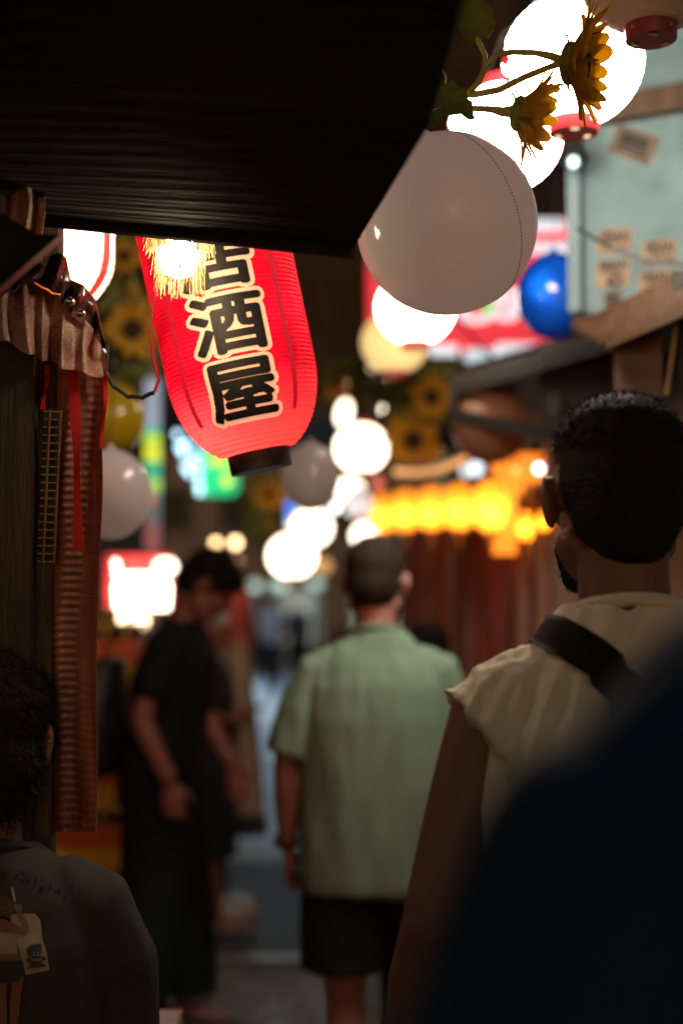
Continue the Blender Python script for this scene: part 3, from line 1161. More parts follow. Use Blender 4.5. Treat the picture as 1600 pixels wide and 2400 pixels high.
def flower_head(t, base, axis, rad, npet=22, cup=0.9, seed=1, detail=True):
    """calyx at base, petals cupped forward along axis"""
    rr = random.Random(seed)
    M = basis(axis)
    base = Vector(base)
    ax = Vector(axis).normalized()
    f = MB()
    f.ell(base + ax * rad * 0.10, (rad * 0.42, rad * 0.42, rad * 0.20), M, 18, 10)
    head = f.build('calyx', sepal_m, t, world=True)
    MB().ell(base + ax * rad * 0.36, (rad * 0.40, rad * 0.40, rad * 0.14), M, 20, 10).build('seed_disc', disc_m, head, world=True)
    for ring in range(2):
        n = npet // 2 + (2 if ring else 0)
        for k in range(n):
            az = 2 * PI * (k + 0.5 * ring) / n + rr.uniform(-0.10, 0.10)
            mb = MB()
            petal(mb, M, base + ax * rad * (0.16 + 0.07 * ring), az, rad * 0.34, rad * rr.uniform(0.72, 1.0), rad * rr.uniform(0.34, 0.46),
                  cup * rr.uniform(0.75, 1.15), rr.uniform(-0.5, 0.35))
            mb.build('petal', petal_m, head, world=True)
    if detail:
        mb = MB()
        for k in range(16):
            az = 2 * PI * k / 16 + rr.uniform(-0.15, 0.15)
            petal(mb, M, base + ax * rad * 0.05, az, rad * 0.28, rad * rr.uniform(0.4, 0.75), rad * 0.10, rr.uniform(-0.3, 0.7), rr.uniform(-0.6, 0.6))
        mb.build('sepals', sepal_m, head, world=True)
    return head


def sunflower_spray():
    d = 1.910
    t = thing('sunflower_spray', P(1060, 225, d), 'artificial sunflower spray with two side-on yellow heads above the grey ball', 'sunflowers')
    S = lambda pts, r: MB().tube([P(x, y, dd) for x, y, dd in pts], r, 10)
    S([(1000, 262, 1.930), (1062, 222, 1.920), (1110, 222, d), (1170, 210, d), (1230, 180, d), (1290, 156, d), (1318, 146, d)], [0.0042, 0.0045, 0.0048, 0.0046, 0.0044, 0.0042, 0.0052]).build('stem', stem_m, t, world=True)
    S([(1100, 216, d), (1122, 190, d), (1140, 150, d), (1165, 128, d), (1200, 122, d), (1255, 124, d), (1292, 132, d), (1316, 142, d)], [0.0044, 0.0042, 0.0042, 0.0042, 0.0042, 0.0044, 0.0055, 0.0068]).build('stem', stem_m, t, world=True)
    S([(1134, 158, d), (1136, 128, d), (1124, 104, d), (1118, 92, d)], [0.0036, 0.0034, 0.0034, 0.003]).build('stem', stem_m, t, world=True)
    S([(1050, 238, 1.920), (1100, 254, 1.905), (1150, 256, 1.900), (1175, 262, 1.900), (1200, 262, 1.900)], [0.0040, 0.0040, 0.0046, 0.0066, 0.0085]).build('stem', stem_m, t, world=True)
    S([(1042, 200, 1.920), (1044, 182, 1.920), (1036, 160, 1.920)], [0.0016, 0.0013, 0.0008]).build('tendril', stem_m, t, world=True)
    flower_head(t, P(1322, 148, d), (1.0, -0.24, -0.12), 0.070, 34, 0.62, 3)
    flower_head(t, P(1204, 264, 1.900), (1.0, -0.05, -0.20), 0.057, 30, 0.80, 5)
    leaf([P(1118, 96, d), P(1108, 55, d), P(1104, 10, d), P(1108, -40, d)], 0.056, 'leaf', t, fold=0.35, up=Vector((0.2, -1, 0.1)))
    leaf([P(1128, 92, 1.920), P(1094, 60, 1.930), P(1082, 20, 1.930), P(1086, -30, 1.930)], 0.040, 'leaf', t, fold=0.5, up=Vector((-0.5, -1, 0.1)))
    leaf([P(1010, 215, 1.900), P(1040, 232, 1.895), P(1075, 255, 1.890), P(1112, 278, 1.885)], 0.066, 'leaf', t, fold=0.22, up=Vector((0.35, -1, 0.5)))
    leaf([P(1040, 220, 1.930), P(1005, 238, 1.920), P(975, 262, 1.910), P(955, 285, 1.900)], 0.058, 'leaf', t, fold=0.28, up=Vector((-0.4, -1, 0.5)))
    leaf([P(1035, 268, 1.950), P(1005, 285, 1.950), P(970, 300, 1.940), P(935, 312, 1.930)], 0.032, 'leaf', t, fold=0.2, up=Vector((0, -1, 0.8)))


sunflower_spray()


def sunflower_single(px, py, d, rpx, axis, label, seed, leaves=2, group=None):
    c = P(px, py, d)
    rad = rpx * d / F
    t = thing('sunflower', c, label, 'sunflower', group)
    ax = Vector(axis).normalized()
    base = c - ax * rad * 0.3
    flower_head(t, base, axis, rad, 18, 0.35, seed, False)
    MB().tube([base, base - ax * rad * 0.5 + Vector((0, 0, rad * 0.6)), base - ax * rad * 0.4 + Vector((0, 0.03, rad * 2.2))], 0.005, 6).build('stem', stem_m, t, world=True)
    for k in range(leaves):
        s = 1 if k % 2 else -1
        p0 = base + Vector((0, 0.02, rad * 0.8))
        leaf([p0, p0 + Vector((s * rad * 0.8, 0, rad * 0.3)), p0 + Vector((s * rad * 1.5, -0.02, -rad * 0.3))], rad * 0.8, 'leaf', t)
    return t


G = 'sunflowers hung along the stalls'
sunflower_single(312, 772, 4.2, 62, (0.25, -1, -0.15), 'blurred sunflower facing us left of the red lantern', 11, group=G)
sunflower_single(292, 600, 4.3, 46, (0.1, -1, 0.7), 'blurred sunflower seen edge-on above the one by the red lantern', 12, group=G)
sunflower_single(300, 690, 4.4, 30, (0.1, -1, 0.4), 'small blurred sunflower between the two beside the red lantern', 13, group=G)
sunflower_single(968, 1032, 5.6, 60, (-0.2, -1, -0.3), 'orange blurred sunflower low beside the largest lower lantern', 14, group=G)
sunflower_single(1010, 930, 5.5, 52, (0.3, -1, -0.5), 'orange blurred sunflower high beside the dark eave tip', 15, group=G)
sunflower_single(958, 890, 5.9, 44, (-0.3, -1, -0.6), 'blurred sunflower just beneath the cream lantern', 16, group=G)
sunflower_single(632, 1160, 7.5, 34, (0.2, -1, -0.2), 'small blurred orange sunflower left of the small grey ball', 17, group=G)
sunflower_single(612, 1235, 8.4, 30, (0.1, -1, 0.2), 'small blurred yellow sunflower above the lowest white lantern', 18, group=G)
sunflower_single(790, 905, 7.0, 30, (0.1, -1, 0.1), 'dim blurred sunflower right of the red lantern edge', 19, group=G)


def garland(name, pts, n, spread, w, label, seed):
    """hanging greenery: a stem with separate leaves"""
    rr = random.Random(seed)
    pts = [Vector(p) for p in pts]
    t = thing(name, pts[0], label, 'garland')
    MB().tube(pts, 0.006, 6).build('stem', stem_m, t, world=True)
    for k in range(n):
        u = rr.random() * (len(pts) - 1)
        i = min(len(pts) - 2, int(u))
        p = pts[i].lerp(pts[i + 1], u - i)
        a = Vector((rr.uniform(-1, 1), rr.uniform(-0.6, 0.4), rr.uniform(-1, 0.7))).normalized() * spread * rr.uniform(0.6, 1.2)
        leaf([p, p + a * 0.5, p + a + Vector((0, 0, -0.2 * spread))], w * rr.uniform(0.7, 1.2), 'leaf', t)


garland('leaf_garland', [P(250, 560, 4.4), P(290, 700, 4.35), P(300, 850, 4.4), P(275, 960, 4.4)], 26, 0.09, 0.06, 'leafy garland around the blurred sunflowers beside the red lantern', 2)
garland('leaf_garland', [P(790, 860, 6.0), P(880, 900, 5.8), P(960, 960, 5.8), P(1040, 900, 5.7), P(1085, 870, 5.7)], 34, 0.14, 0.09, 'leafy garland among the orange sunflowers under the cream lantern', 4)
garland('leaf_garland', [P(585, 1140, 8.0), P(620, 1200, 8.0), P(600, 1290, 8.2)], 18, 0.12, 0.08, 'small leafy garland left of the lowest white lanterns', 6)

# ================================================================== balls
vinyl_grey = mat('milky_vinyl', (0.66, 0.61, 0.61), 0.10, var=0.06, scale=4, coat=0.6, transl=0.62, tcol=(0.88, 0.80, 0.80))
vinyl_blue = mat('blue_vinyl', (0.005, 0.10, 0.62), 0.12, var=0.1, scale=4, coat=0.4, transl=0.35, tcol=(0.01, 0.30, 1.0))
vinyl_yellow = mat('yellow_vinyl', (0.55, 0.36, 0.01), 0.2, var=0.08, scale=4, coat=0.4, transl=0.3)
seam_m = mat('seam_dark', (0.06, 0.045, 0.04), 0.6)  # dark dots along the seam


def ball(px, py, d, rpx, m, label, cat='ball', sx=1.0, seam=False, rot=0, name='vinyl_ball', group='vinyl balls hung overhead'):
    c = P(px, py, d)
    R = rpx * d / F
    t = thing(name, c, label, cat, group, rot=(0, R_(rot), 0))
    MB().ell((0, 0, 0), (R * sx, R * sx, R), None, 64, 40).build('skin', m, t)
    MB().lathe([(0.010, R * 0.985), (0.011, R + 0.004), (0.006, R + 0.009), (0.002, R + 0.012)], 12).build('valve', m, t)
    MB().tube([(0, 0, R + 0.010), (0.01, 0, R + 0.2)], 0.0012, 6, caps='flat').build('string', cable_m, t)
    if seam:
        s = MB()
        Mi = Matrix.Rotation(-R_(rot), 3, 'Y')
        pts3 = [Mi @ Vector(q) for q in ((0.30, -0.69, 0.66), (0.63, -0.77, 0.12), (0.75, -0.38, -0.54))]
        nn = (pts3[1] - pts3[0]).cross(pts3[2] - pts3[0]).normalized()
        off = nn.dot(pts3[0])
        rad = math.sqrt(1 - off * off)
        B = basis(nn)
        for k in range(170):
            a = 2 * PI * k / 170
            s.ell((nn * off + B @ Vector((rad * math.cos(a), rad * math.sin(a), 0))) * R, (0.0011, 0.0011, 0.0011), None, 6, 4)
        s.build('seam', seam_m, t)
    return t


ball(1046, 525, 1.90, 212, vinyl_grey, 'large glossy grey ball with a dotted seam beside the awning corner', seam=True, rot=-14)
ball(1297, 694, 3.6, 102, vinyl_blue, 'shiny blue ball in front of the red sign', sx=0.86)
ball(727, 1118, 4.3, 80, vinyl_grey, 'small grey ball directly under the red lantern base', sx=0.86)
ball(258, 1158, 3.0, 106, vinyl_grey, 'grey ball half hidden by the curtain, below the yellow one', sx=0.92)
ball(262, 980, 4.0, 86, vinyl_yellow, 'yellow ball half hidden by the curtain, above a grey one', sx=0.92)
ball(1150, 1000, 4.6, 88, mat('orange_lit_vinyl', (0.72, 0.36, 0.22), 0.3, var=0.08, scale=4, transl=0.5, tcol=(0.95, 0.50, 0.28)), 'peach-lit pale ball tucked under the dark eave above the orange lanterns', sx=1.05)  # orange light from below painted in as a peach skin colour

# ================================================================== right-hand side: plaster upper wall with posters
plaster = mat('grey_plaster', (0.085, 0.145, 0.165), 0.75, col2=(0.16, 0.24, 0.26), scale=7, bump=0.6, bscale=30)
XW = lambda px, d: (px - 800) / F * d
t = thing('plaster_wall', P(1370, 735, 3.3), 'mottled grey plaster upper wall with pasted posters beside the lanterns', 'wall')
w0, w1 = P(1372, 735, 3.48), P(1900, 735, 3.22)
w1.z = w0.z
w1 = w0 + (w1 - w0) * 1.8
hgt = 1.6
dz = Vector((0, 0, hgt))
back = Vector((0.10, 0.35, 0))
MB().hexa([w0, w1, w1 + back, w0 + back, w0 + dz, w1 + dz, w1 + back + dz, w0 + back + dz]).build('plaster', plaster, t, world=True, smooth=False)
dirw = (w1 - w0).normalized()
nrm = Vector((dirw.y, -dirw.x, 0)).normalized()          # towards the alley and camera
# corner edge, its lit tone painted as a pale blue strip
p = w0 - dirw * 0.016
MB().box(p + Vector((0, 0, hgt / 2)) + nrm * 0.01, (0.032, 0.06, hgt), Matrix.Rotation(math.atan2(dirw.y, dirw.x), 3, 'Z')).build('corner_strip', mat('lit_edge_blue', (0.14, 0.21, 0.25), 0.6), t, world=True, smooth=False)
zb = P(1500, 226, 3.36).z
MB().box((w0 + w1) / 2 + Vector((0, 0, 0)) + nrm * 0.02 + Vector((0, 0, zb - w0.z)), ((w1 - w0).length + 0.02, 0.05, 0.06), Matrix.Rotation(math.atan2(dirw.y, dirw.x), 3, 'Z')).build('beam', midwood, t, world=True, smooth=False)

kraft = mat('kraft_paper', (0.27, 0.19, 0.13), 0.8, var=0.18, scale=18)
kraft_d = mat('dark_kraft_paper', (0.12, 0.09, 0.065), 0.8, var=0.2, scale=18)
ink2 = mat('poster_ink', (0.008, 0.008, 0.012), 0.8)
Rw = Matrix.Rotation(math.atan2(dirw.y, dirw.x), 3, 'Z') @ Matrix.Rotation(PI / 2, 3, 'X')      # sheet (x, y) -> wall (along, up)


def on_wall(px, py):
    """point of the plaster face on this bearing"""
    o = CAMP
    r = P(px, py, 1.0) - o
    q = w0 + nrm * 0.0
    k = (q - o).dot(nrm) / r.dot(nrm)
    return o + r * k


def poster(px, py, wpx, hpx, rot, label, m, rows, scale=1.0):
    c = on_wall(px, py)
    s = c.y / F
    w, h = wpx * s, hpx * s
    t = thing('poster', c, label, 'poster', 'posters pasted on the plaster wall')
    M = Rw @ Matrix.Rotation(R_(rot), 3, 'Z')

    def put(vs, e):
        return [tuple(nrm * e + M @ Vector((x, y, 0))) for x, y in vs]

    def paper(u, v):
        q = 0.0025 + 0.0012 * math.sin(u * 6 + v * 5)
        return nrm * q + M @ Vector(((u - 0.5) * w, (v - 0.5) * h, 0))
    MB().sheet(paper, 6, 6, nrm * -0.0008).build('paper', m, t)
    for (kind, yy, hh, body) in rows:
        if kind == 'text':
            vs, fs = text_mesh(body, hh * h * 1.35, 0.016 * h)
            a = np.array(vs)
            sc = min(1.25, 0.86 * w / max(1e-6, a[:, 0].max() - a[:, 0].min()))
            mid = (a.max(0) + a.min(0)) / 2
            MB().add(put([((x - mid[0]) * sc, (y - mid[1]) + yy * h) for x, y, _ in vs], 0.0052), fs).build('lettering', ink2, t, smooth=False)
        elif kind == 'bar':
            ww = body * w / 2
            MB().add(put([(-ww, yy * h - hh * h / 2), (ww, yy * h - hh * h / 2), (ww, yy * h + hh * h / 2), (-ww, yy * h + hh * h / 2)], 0.0050), [(0, 1, 2, 3)]).build('printed_bar', ink2, t, smooth=False)
        elif kind == 'disc':
            vs = [(body * w + hh * h * math.cos(a), yy * h + hh * h * math.sin(a)) for a in np.linspace(0, 2 * PI, 24, endpoint=False)]
            MB().add(put(vs, 0.0051), [tuple(range(24))]).build('printed_disc', ink2, t, smooth=False)
            MB().add(put([((x - body * w) * 0.5 + body * w, (y - yy * h) * 0.5 + yy * h) for x, y in vs], 0.0056), [tuple(range(24))]).build('printed_disc', m, t, smooth=False)
    return t


poster(1484, 340, 116, 70, -27, 'brown poster pasted aslant high on the plaster wall', kraft_d, [('bar', 0.36, 0.05, 0.8), ('bar', 0.14, 0.24, 0.62), ('bar', -0.12, 0.14, 0.7), ('bar', -0.32, 0.06, 0.8)])
poster(1440, 566, 84, 62, -4, 'brown VISAN poster partly crossed by the wire, nearest the corner strip', kraft, [('text', 0.16, 0.52, 'VISAN'), ('bar', -0.26, 0.05, 0.84), ('bar', -0.38, 0.03, 0.84)])
poster(1544, 592, 82, 60, -2, 'brown VISAN poster farther from the corner strip, above the bar-printed one', kraft, [('text', 0.18, 0.55, 'VISAN'), ('bar', -0.22, 0.05, 0.84), ('bar', -0.38, 0.10, 0.9)])
poster(1436, 642, 84, 66, -2, 'brown VISAN poster with a dark disc in its lower half', kraft, [('text', 0.30, 0.30, 'VISAN'), ('bar', 0.05, 0.03, 0.8), ('disc', -0.24, 0.24, 0.10), ('bar', -0.30, 0.26, 0.3)])
poster(1538, 662, 88, 60, 1, 'brown VISAN poster with a row of small bars, lowest by the roof', kraft, [('text', 0.20, 0.45, 'VISAN'), ('bar', -0.15, 0.05, 0.8), ('bar', -0.28, 0.05, 0.8), ('bar', -0.4, 0.05, 0.8)])
poster(1436, 702, 44, 40, 2, 'smallest brown slip pasted beneath the poster with the dark disc', kraft_d, [('bar', 0.2, 0.2, 0.5), ('bar', -0.15, 0.2, 0.7)])

# post in front of the dark gap with a cool lamp
t = thing('lamp_bracket', P(1325, 300, 3.2), 'dark post with a small cool white lamp beside the plaster wall', 'lamp')
q = P(1350, 470, 3.50)
MB().box(q + Vector((0, 0, 0.12)), (0.028, 0.03, 0.9)).build('post', darkwood, t, world=True, smooth=False)
lc = P(1343, 387, 3.36)
MB().tube([lc + Vector((0.02, 0.09, 0.10)), lc + Vector((0.0, 0.03, 0.09)), lc + Vector((0, 0, 0.05))], 0.006, 8).build('arm', black_m, t, world=True)
MB().lathe([(0.012, 0.055), (0.022, 0.05), (0.036, 0.018), (0.038, 0.010), (0.034, 0.012), (0.020, 0.045)], 20, lc, cap=False).build('shade', black_m, t, world=True)
MB().ell(lc + Vector((0, 0, 0.008)), (0.013, 0.013, 0.015), None, 14, 10).build('bulb', mat('cool_bulb', (0.8, 0.9, 0.9), 0.3, emit=(0.55, 0.85, 0.85), estr=2.0), t, world=True)
sp_d = bpy.data.lights.new('cool_lamp_light', 'SPOT')
sp_d.energy = 110
sp_d.color = (0.74, 1.0, 0.90)
sp_d.spot_size = R_(40)
sp_d.spot_blend = 0.9
sp_d.shadow_soft_size = 0.03
sp = bpy.data.objects.new('cool_lamp_light', sp_d)
COL.objects.link(sp)
sp.parent = t
sp.location = wm(t).inverted() @ (lc - Vector((0, 0, 0.012)))
sp.rotation_euler = (Vector((0.08, 3.74, 1.47)) - (lc - Vector((0, 0, 0.012)))).to_track_quat('-Z', 'Y').to_euler()

# ---- red lit sign
t = thing('red_sign', P(1100, 700, 6.9), 'lit red sign with white letters behind the blue ball', 'sign')
d = 6.9
sgn = mat('sign_red_lit', (0.7, 0.02, 0.04), 0.4, emit=(1.0, 0.05, 0.075), estr=0.75, var=0.05)
sgw = mat('sign_white_lit', (0.9, 0.9, 0.9), 0.4, emit=(0.80, 0.90, 1.0), estr=0.9)
sgg = mat('sign_green_lit', (0.2, 0.7, 0.2), 0.4, emit=(0.16, 0.75, 0.12), estr=0.8)


def pxbox(x0, y0, x1, y1, d, th, m, name, parent, dd=0.0):
    a = P(x0, y1, d)
    b = P(x1, y0, d)
    c = (a + b) / 2
    MB().box((c.x, c.y - dd, c.z), (abs(b.x - a.x), th, abs(b.z - a.z))).build(name, m, parent, world=True, smooth=False)


pxbox(860, 610, 1332, 822, d, 0.12, sgn, 'panel', t)
pxbox(1100, 520, 1326, 606, d, 0.12, sgn, 'panel', t)
pxbox(1205, 525, 1314, 552, d, 0.03, sgw, 'white_bar', t, 0.08)
pxbox(1205, 578, 1326, 602, d, 0.03, sgw, 'white_bar', t, 0.08)
pxbox(1000, 815, 1068, 838, d, 0.05, sgw, 'white_bar', t, 0.06)
pxbox(1160, 812, 1330, 850, d, 0.05, sgw, 'white_bar', t, 0.06)
pxbox(1085, 824, 1158, 856, d, 0.05, mat('sign_bluish_lit', (0.7, 0.8, 0.85), 0.4, emit=(0.55, 0.72, 0.80), estr=0.9), 'white_bar', t, 0.06)
pxbox(1126, 690, 1150, 742, d, 0.02, sgg, 'green_bar', t, 0.08)
for ch, px, py in (('U', 1112, 728), ('S', 1184, 722)):
    vs, fs = text_mesh(ch, 104 * d / F, 0.010)
    a = np.array(vs)
    mid = (a.max(0) + a.min(0)) / 2
    c = P(px, py, d)
    MB().add([(c.x + (x - mid[0]) * 1.25, c.y - 0.075, c.z + (y - mid[1]) * 0.95) for x, y, _ in vs], fs).build('letter', sgw, t, world=True, smooth=False)
for x in (900, 1300):
    p = P(x, 640, 7.0)
    MB().tube([p, p + Vector((0, 0.9, 0.5))], 0.02, 8).build('bracket', steel, t, world=True)

# ---- dark eave and roofs
t = thing('tiled_eave', P(1180, 950, 4.2), 'dark wooden eave jutting over the alley above the orange lanterns', 'roof')
eave_w = wood('eave_wood', (0.010, 0.0055, 0.004), (0.026, 0.014, 0.009), stretch=(2, 14, 14))


def slab(p, off, name, m, parent):
    off = Vector(off)
    MB().hexa([p[0], p[1], p[2], p[3], p[0] + off, p[1] + off, p[2] + off, p[3] + off]).build(name, m, parent, world=True, smooth=False)


# roof deck: front edge nearer the camera
slab([P(1052, 912, 4.6), P(1700, 716, 3.7), P(1740, 690, 4.6), P(1075, 880, 5.6)], (0, 0, 0.035), 'deck', eave_w, t)
slab([P(1050, 930, 4.58), P(1700, 740, 3.68), P(1700, 745, 3.76), P(1052, 931, 4.66)], (0, 0, 0.022), 'fascia', eave_w, t)
slab([P(1050, 986, 4.55), P(1330, 1046, 4.2), P(1330, 1046, 4.3), P(1052, 986, 4.65)], (0, 0, 0.045), 'lower_beam', eave_w, t)
slab([P(1052, 985, 4.56), P(1072, 985, 4.54), P(1076, 985, 4.64), P(1056, 985, 4.66)], (0, 0, 0.10), 'end_board', eave_w, t)
for k in range(3):
    x = 1080 + 62 * k
    slab([P(x, 985 + 9 * k, 4.62 - 0.02 * k), P(x + 58, 996 + 9 * k, 4.60 - 0.02 * k), P(x + 58, 996 + 9 * k, 4.64), P(x, 985 + 9 * k, 4.66)], (0, 0, 0.058), 'soffit_board', mat('orange_lit_board', (0.24, 0.13, 0.06), 0.7, var=0.3, scale=6), t)  # orange light on these planks is put into the board colour
slab([P(1265, 1030, 4.3), P(1620, 1080, 3.9), P(1640, 1080, 4.2), P(1270, 1030, 4.5)], (0, 0, 0.30), 'gable_board', darkwood, t)
pxbox(1288, 925, 1325, 968, 4.25, 0.01, mat('pale_tag', (0.30, 0.36, 0.33), 0.6), 'tag', t)
t = thing('shingle_roof', P(1480, 800, 3.000), 'brown boarded roof edge below the plaster wall', 'roof')
rw = wood('roof_boards', (0.045, 0.022, 0.012), (0.12, 0.062, 0.034), stretch=(2, 12, 12), rough=0.45)
for k in range(5):
    o1 = Vector((0, 0.11 * k, 0.030 * k))
    slab([P(1420, 818, 2.900) + o1, P(1720, 690, 2.550) + o1, P(1735, 690, 2.670) + o1, P(1425, 818, 3.030) + o1], (0, 0, 0.018), 'roof_board', rw, t)
slab([P(1440, 945, 2.950), P(1552, 930, 2.850), P(1552, 930, 2.890), P(1440, 945, 2.990)], (0, 0, 0.135), 'side_panel', mat('brown_panel', (0.10, 0.062, 0.042), 0.6, var=0.25, scale=4), t)
slab([P(1556, 925, 2.830), P(1564, 925, 2.830), P(1564, 925, 2.870), P(1556, 925, 2.870)], (0.022, 0, 0.14), 'edge_strip', mat('pale_edge', (0.5, 0.36, 0.25), 0.4), t)
slab([P(1580, 980, 2.850), P(1800, 980, 2.750), P(1800, 980, 3.150), P(1580, 980, 3.250)], (0, 0, 0.30), 'dark_gap_board', black_m, t)

# ---- shop on the right: plaster pier, lit orange panel, strip curtain, orange lanterns
pink = mat('pink_plaster', (0.36, 0.25, 0.22), 0.8, var=0.12, scale=5, bump=0.2)
t = thing('shop_building', Vector((0.9, 5.0, 0)), 'shop with pinkish plaster pier behind the man in cream', 'building')
MB().box((1.02, 4.95, 1.12), (0.60, 0.20, 2.24)).build('pier', pink, t, world=True, smooth=False)
MB().box((1.35, 7.5, 2.6), (0.5, 5.0, 5.2)).build('wall', brownwall, t, world=True, smooth=False)
pxbox(1150, 1062, 1278, 1300, 5.3, 0.03, mat_ramp_emit('orange_lit_panel', [(0, (1.0, 0.22, 0.02)), (0.6, (1.0, 0.34, 0.03)), (1, (0.9, 0.20, 0.02))], 1.5, lo=1.6, hi=2.1), 'lit_panel', t)
MB().box((0.80, 6.5, 2.18), (0.09, 3.4, 0.08)).build('lintel', midwood, t, world=True, smooth=False)

orange_paper = bpy.data.materials.new('orange_lantern_paper')
orange_paper.use_nodes = True
_n, _l = orange_paper.node_tree.nodes, orange_paper.node_tree.links
_tr = _n.new('ShaderNodeBsdfTranslucent')
_tc = _n.new('ShaderNodeTexCoord')
_nz = _n.new('ShaderNodeTexNoise')
_nz.inputs['Scale'].default_value = 25
_l.new(_tc.outputs['Object'], _nz.inputs['Vector'])
_cr = _n.new('ShaderNodeValToRGB')
_cr.color_ramp.elements[0].color = (0.95, 0.36, 0.03, 1)
_cr.color_ramp.elements[1].color = (1.0, 0.50, 0.07, 1)
_l.new(_nz.outputs['Fac'], _cr.inputs['Fac'])
_l.new(_cr.outputs['Color'], _tr.inputs['Color'])
_b = _n['Principled BSDF']
_l.new(_cr.outputs['Color'], _b.inputs['Base Color'])
_ms = _n.new('ShaderNodeMixShader')
_ms.inputs['Fac'].default_value = 0.75
_l.new(_b.outputs['BSDF'], _ms.inputs[1])
_l.new(_tr.outputs['BSDF'], _ms.inputs[2])
_l.new(_ms.outputs['Shader'], _n['Material Output'].inputs['Surface'])

for (x, y, d, r, lab, pw) in ((1150, 1186, 5.1, 62, 'orange lantern nearest the pink pier, largest of the orange row', 1.0),
                              (1076, 1188, 5.7, 56, 'second orange lantern from the pink pier', 0.75),
                              (1012, 1192, 6.3, 52, 'third orange lantern from the pink pier', 0.75),
                              (952, 1196, 6.9, 50, 'fourth orange lantern from the pink pier', 0.75),
                              (896, 1202, 7.6, 48, 'orange lantern at the far end of the row, above the man in green', 0.75),
                              (1232, 1232, 5.0, 34, 'small orange lantern hanging before the lit orange panel', 0.35),
                              (1272, 1222, 4.85, 24, 'tiniest orange lantern beside the pink pier', 0.18)):
    t, c, R = round_lantern(x, y, d, r * 0.76, lab, orange_paper, ring=mat('orange_lacquer', (0.5, 0.12, 0.01), 0.5), group='orange lanterns in a row under the eave', squash=1.4, open_bottom=True)
    pointlight(c + Vector((-0.1 * R, -R * 0.5, -R * 0.30)), pw, (1.0, 0.80, 0.42), 0.022, t)
    MB().tube([c + Vector((0, 0, -R * 1.15)), c + Vector((0, 0, -R * 1.15 - 0.09))], [0.012, 0.005], 8).build('tassel', mat('orange_tassel', (0.6, 0.2, 0.02), 0.7), t, world=True)

t = thing('strip_curtain', Vector((0.6, 6.4, 0)), 'glossy dark red plastic strip curtain under the orange lanterns', 'curtain')
sm = mat('red_pvc', (0.42, 0.12, 0.10), 0.16, var=0.3, scale=5, coat=0.3, stretch=(1, 1, 0.3))
sm2 = mat('lit_streak_pvc', (0.60, 0.36, 0.30), 0.2, var=0.3, scale=5, coat=0.3, stretch=(1, 1, 0.3))  # paler strips carry the lit vertical streaks in their colour
N = 22
for k in range(N):
    u = k / (N - 1)
    x = 0.715 - 0.34 * u
    y = 4.95 + 3.1 * u
    w = 0.066 + 0.010 * math.sin(k * 2.7)
    ang = math.atan2(3.1, -0.34)
    # turned a little towards the alley
    M = Matrix.Rotation(R_(180 + random.uniform(8, 40)), 3, 'Z')

    def fn(a, v):
        th = (a - 0.5) * 2.3
        loc = Vector((w * math.sin(th), w * 0.9 * (1 - math.cos(th)), 0))
        return Vector((x, y, 0.05 + 1.86 * v)) + M @ loc + Vector((0.008 * math.sin(v * 5 + k), 0, 0))
    MB().sheet(fn, 10, 10, (0, 0.003, 0)).build('strip', sm if k % 2 else sm2, t, world=True)
MB().tube([(0.73, 4.9, 1.93), (0.37, 8.1, 1.93)], 0.018, 10).build('rail', steel, t, world=True)

# bead lights strung above the orange row
bead_m = mat('amber_bead', (0.8, 0.5, 0.25), 0.3, emit=(1.0, 0.45, 0.16), estr=0.9)
t = thing('bead_lights', P(1010, 1080, 5.8), 'string of amber bead lights below the orange sunflowers', 'string lights')
pts = [P(930 + 160 * u, 1098 - 34 * u + 14 * math.sin(u * PI), 6.4 - 1.0 * u) for u in np.linspace(0, 1, 15)]
MB().tube(pts, 0.003, 6).build('cord', cable_m, t, world=True)
for p in pts:
    MB().ell(p - Vector((0, 0, 0.016)), (0.014, 0.014, 0.016), None, 10, 8).build('bead', bead_m, t, world=True)


def bulb(px, py, d, rpx, col, s, label, group=None):
    c = P(px, py, d)
    r = rpx * d / F
    t = thing('light_bulb', c, label, 'light bulb', group)
    key = 'bulb_%d_%d_%d_%d' % (int(col[0] * 100), int(col[1] * 100), int(col[2] * 100), int(s * 10))
    MB().ell((0, 0, 0), (r, r, r * 1.1), None, 12, 8).build('glass', mat(key, (0.8, 0.8, 0.8), 0.3, emit=col, estr=s), t)
    MB().tube([(0, 0, r * 0.9), (0, 0, r * 1.7)], r * 0.45, 8, caps='flat').build('socket', black_m, t)
    MB().tube([(0, 0, r * 1.7), (0, 0, r * 1.7 + 0.3)], 0.003, 5, caps='flat').build('cord', cable_m, t)


bulb(506, 1273, 10.5, 9, (1.0, 0.66, 0.30), 7, 'round warm bulb above the dark-haired man in black, the one nearer him')
bulb(552, 1272, 10.2, 11, (1.0, 0.66, 0.30), 7, 'round warm bulb right of its twin, above the beige banner')
bulb(557, 1313, 11.0, 8, (1.0, 0.50, 0.25), 1.0, 'dim orange bulb below the warm pair')
bulb(818, 903, 8.0, 8, (1.0, 0.75, 0.45), 5, 'tiny warm bulb left of the cream lantern bottom')
bulb(866, 868, 8.0, 7, (1.0, 0.75, 0.40), 3, 'tiny warm bulb touching the cream lantern edge')
bulb(785, 1190, 8.0, 9, (0.95, 0.9, 0.9), 6, 'small cold bulb at the lower edge of the small grey ball')
bulb(1115, 1098, 6.2, 16, (0.8, 0.92, 1.0), 2.0, 'cold white bulb above the orange lantern row')
bulb(1090, 1105, 6.6, 12, (0.75, 0.92, 0.9), 1.2, 'fainter cold bulb beside the one above the orange row')
bulb(1208, 1102, 5.1, 9, (0.5, 0.85, 0.15), 1.1, 'small green bulb at the top of the lit orange panel')
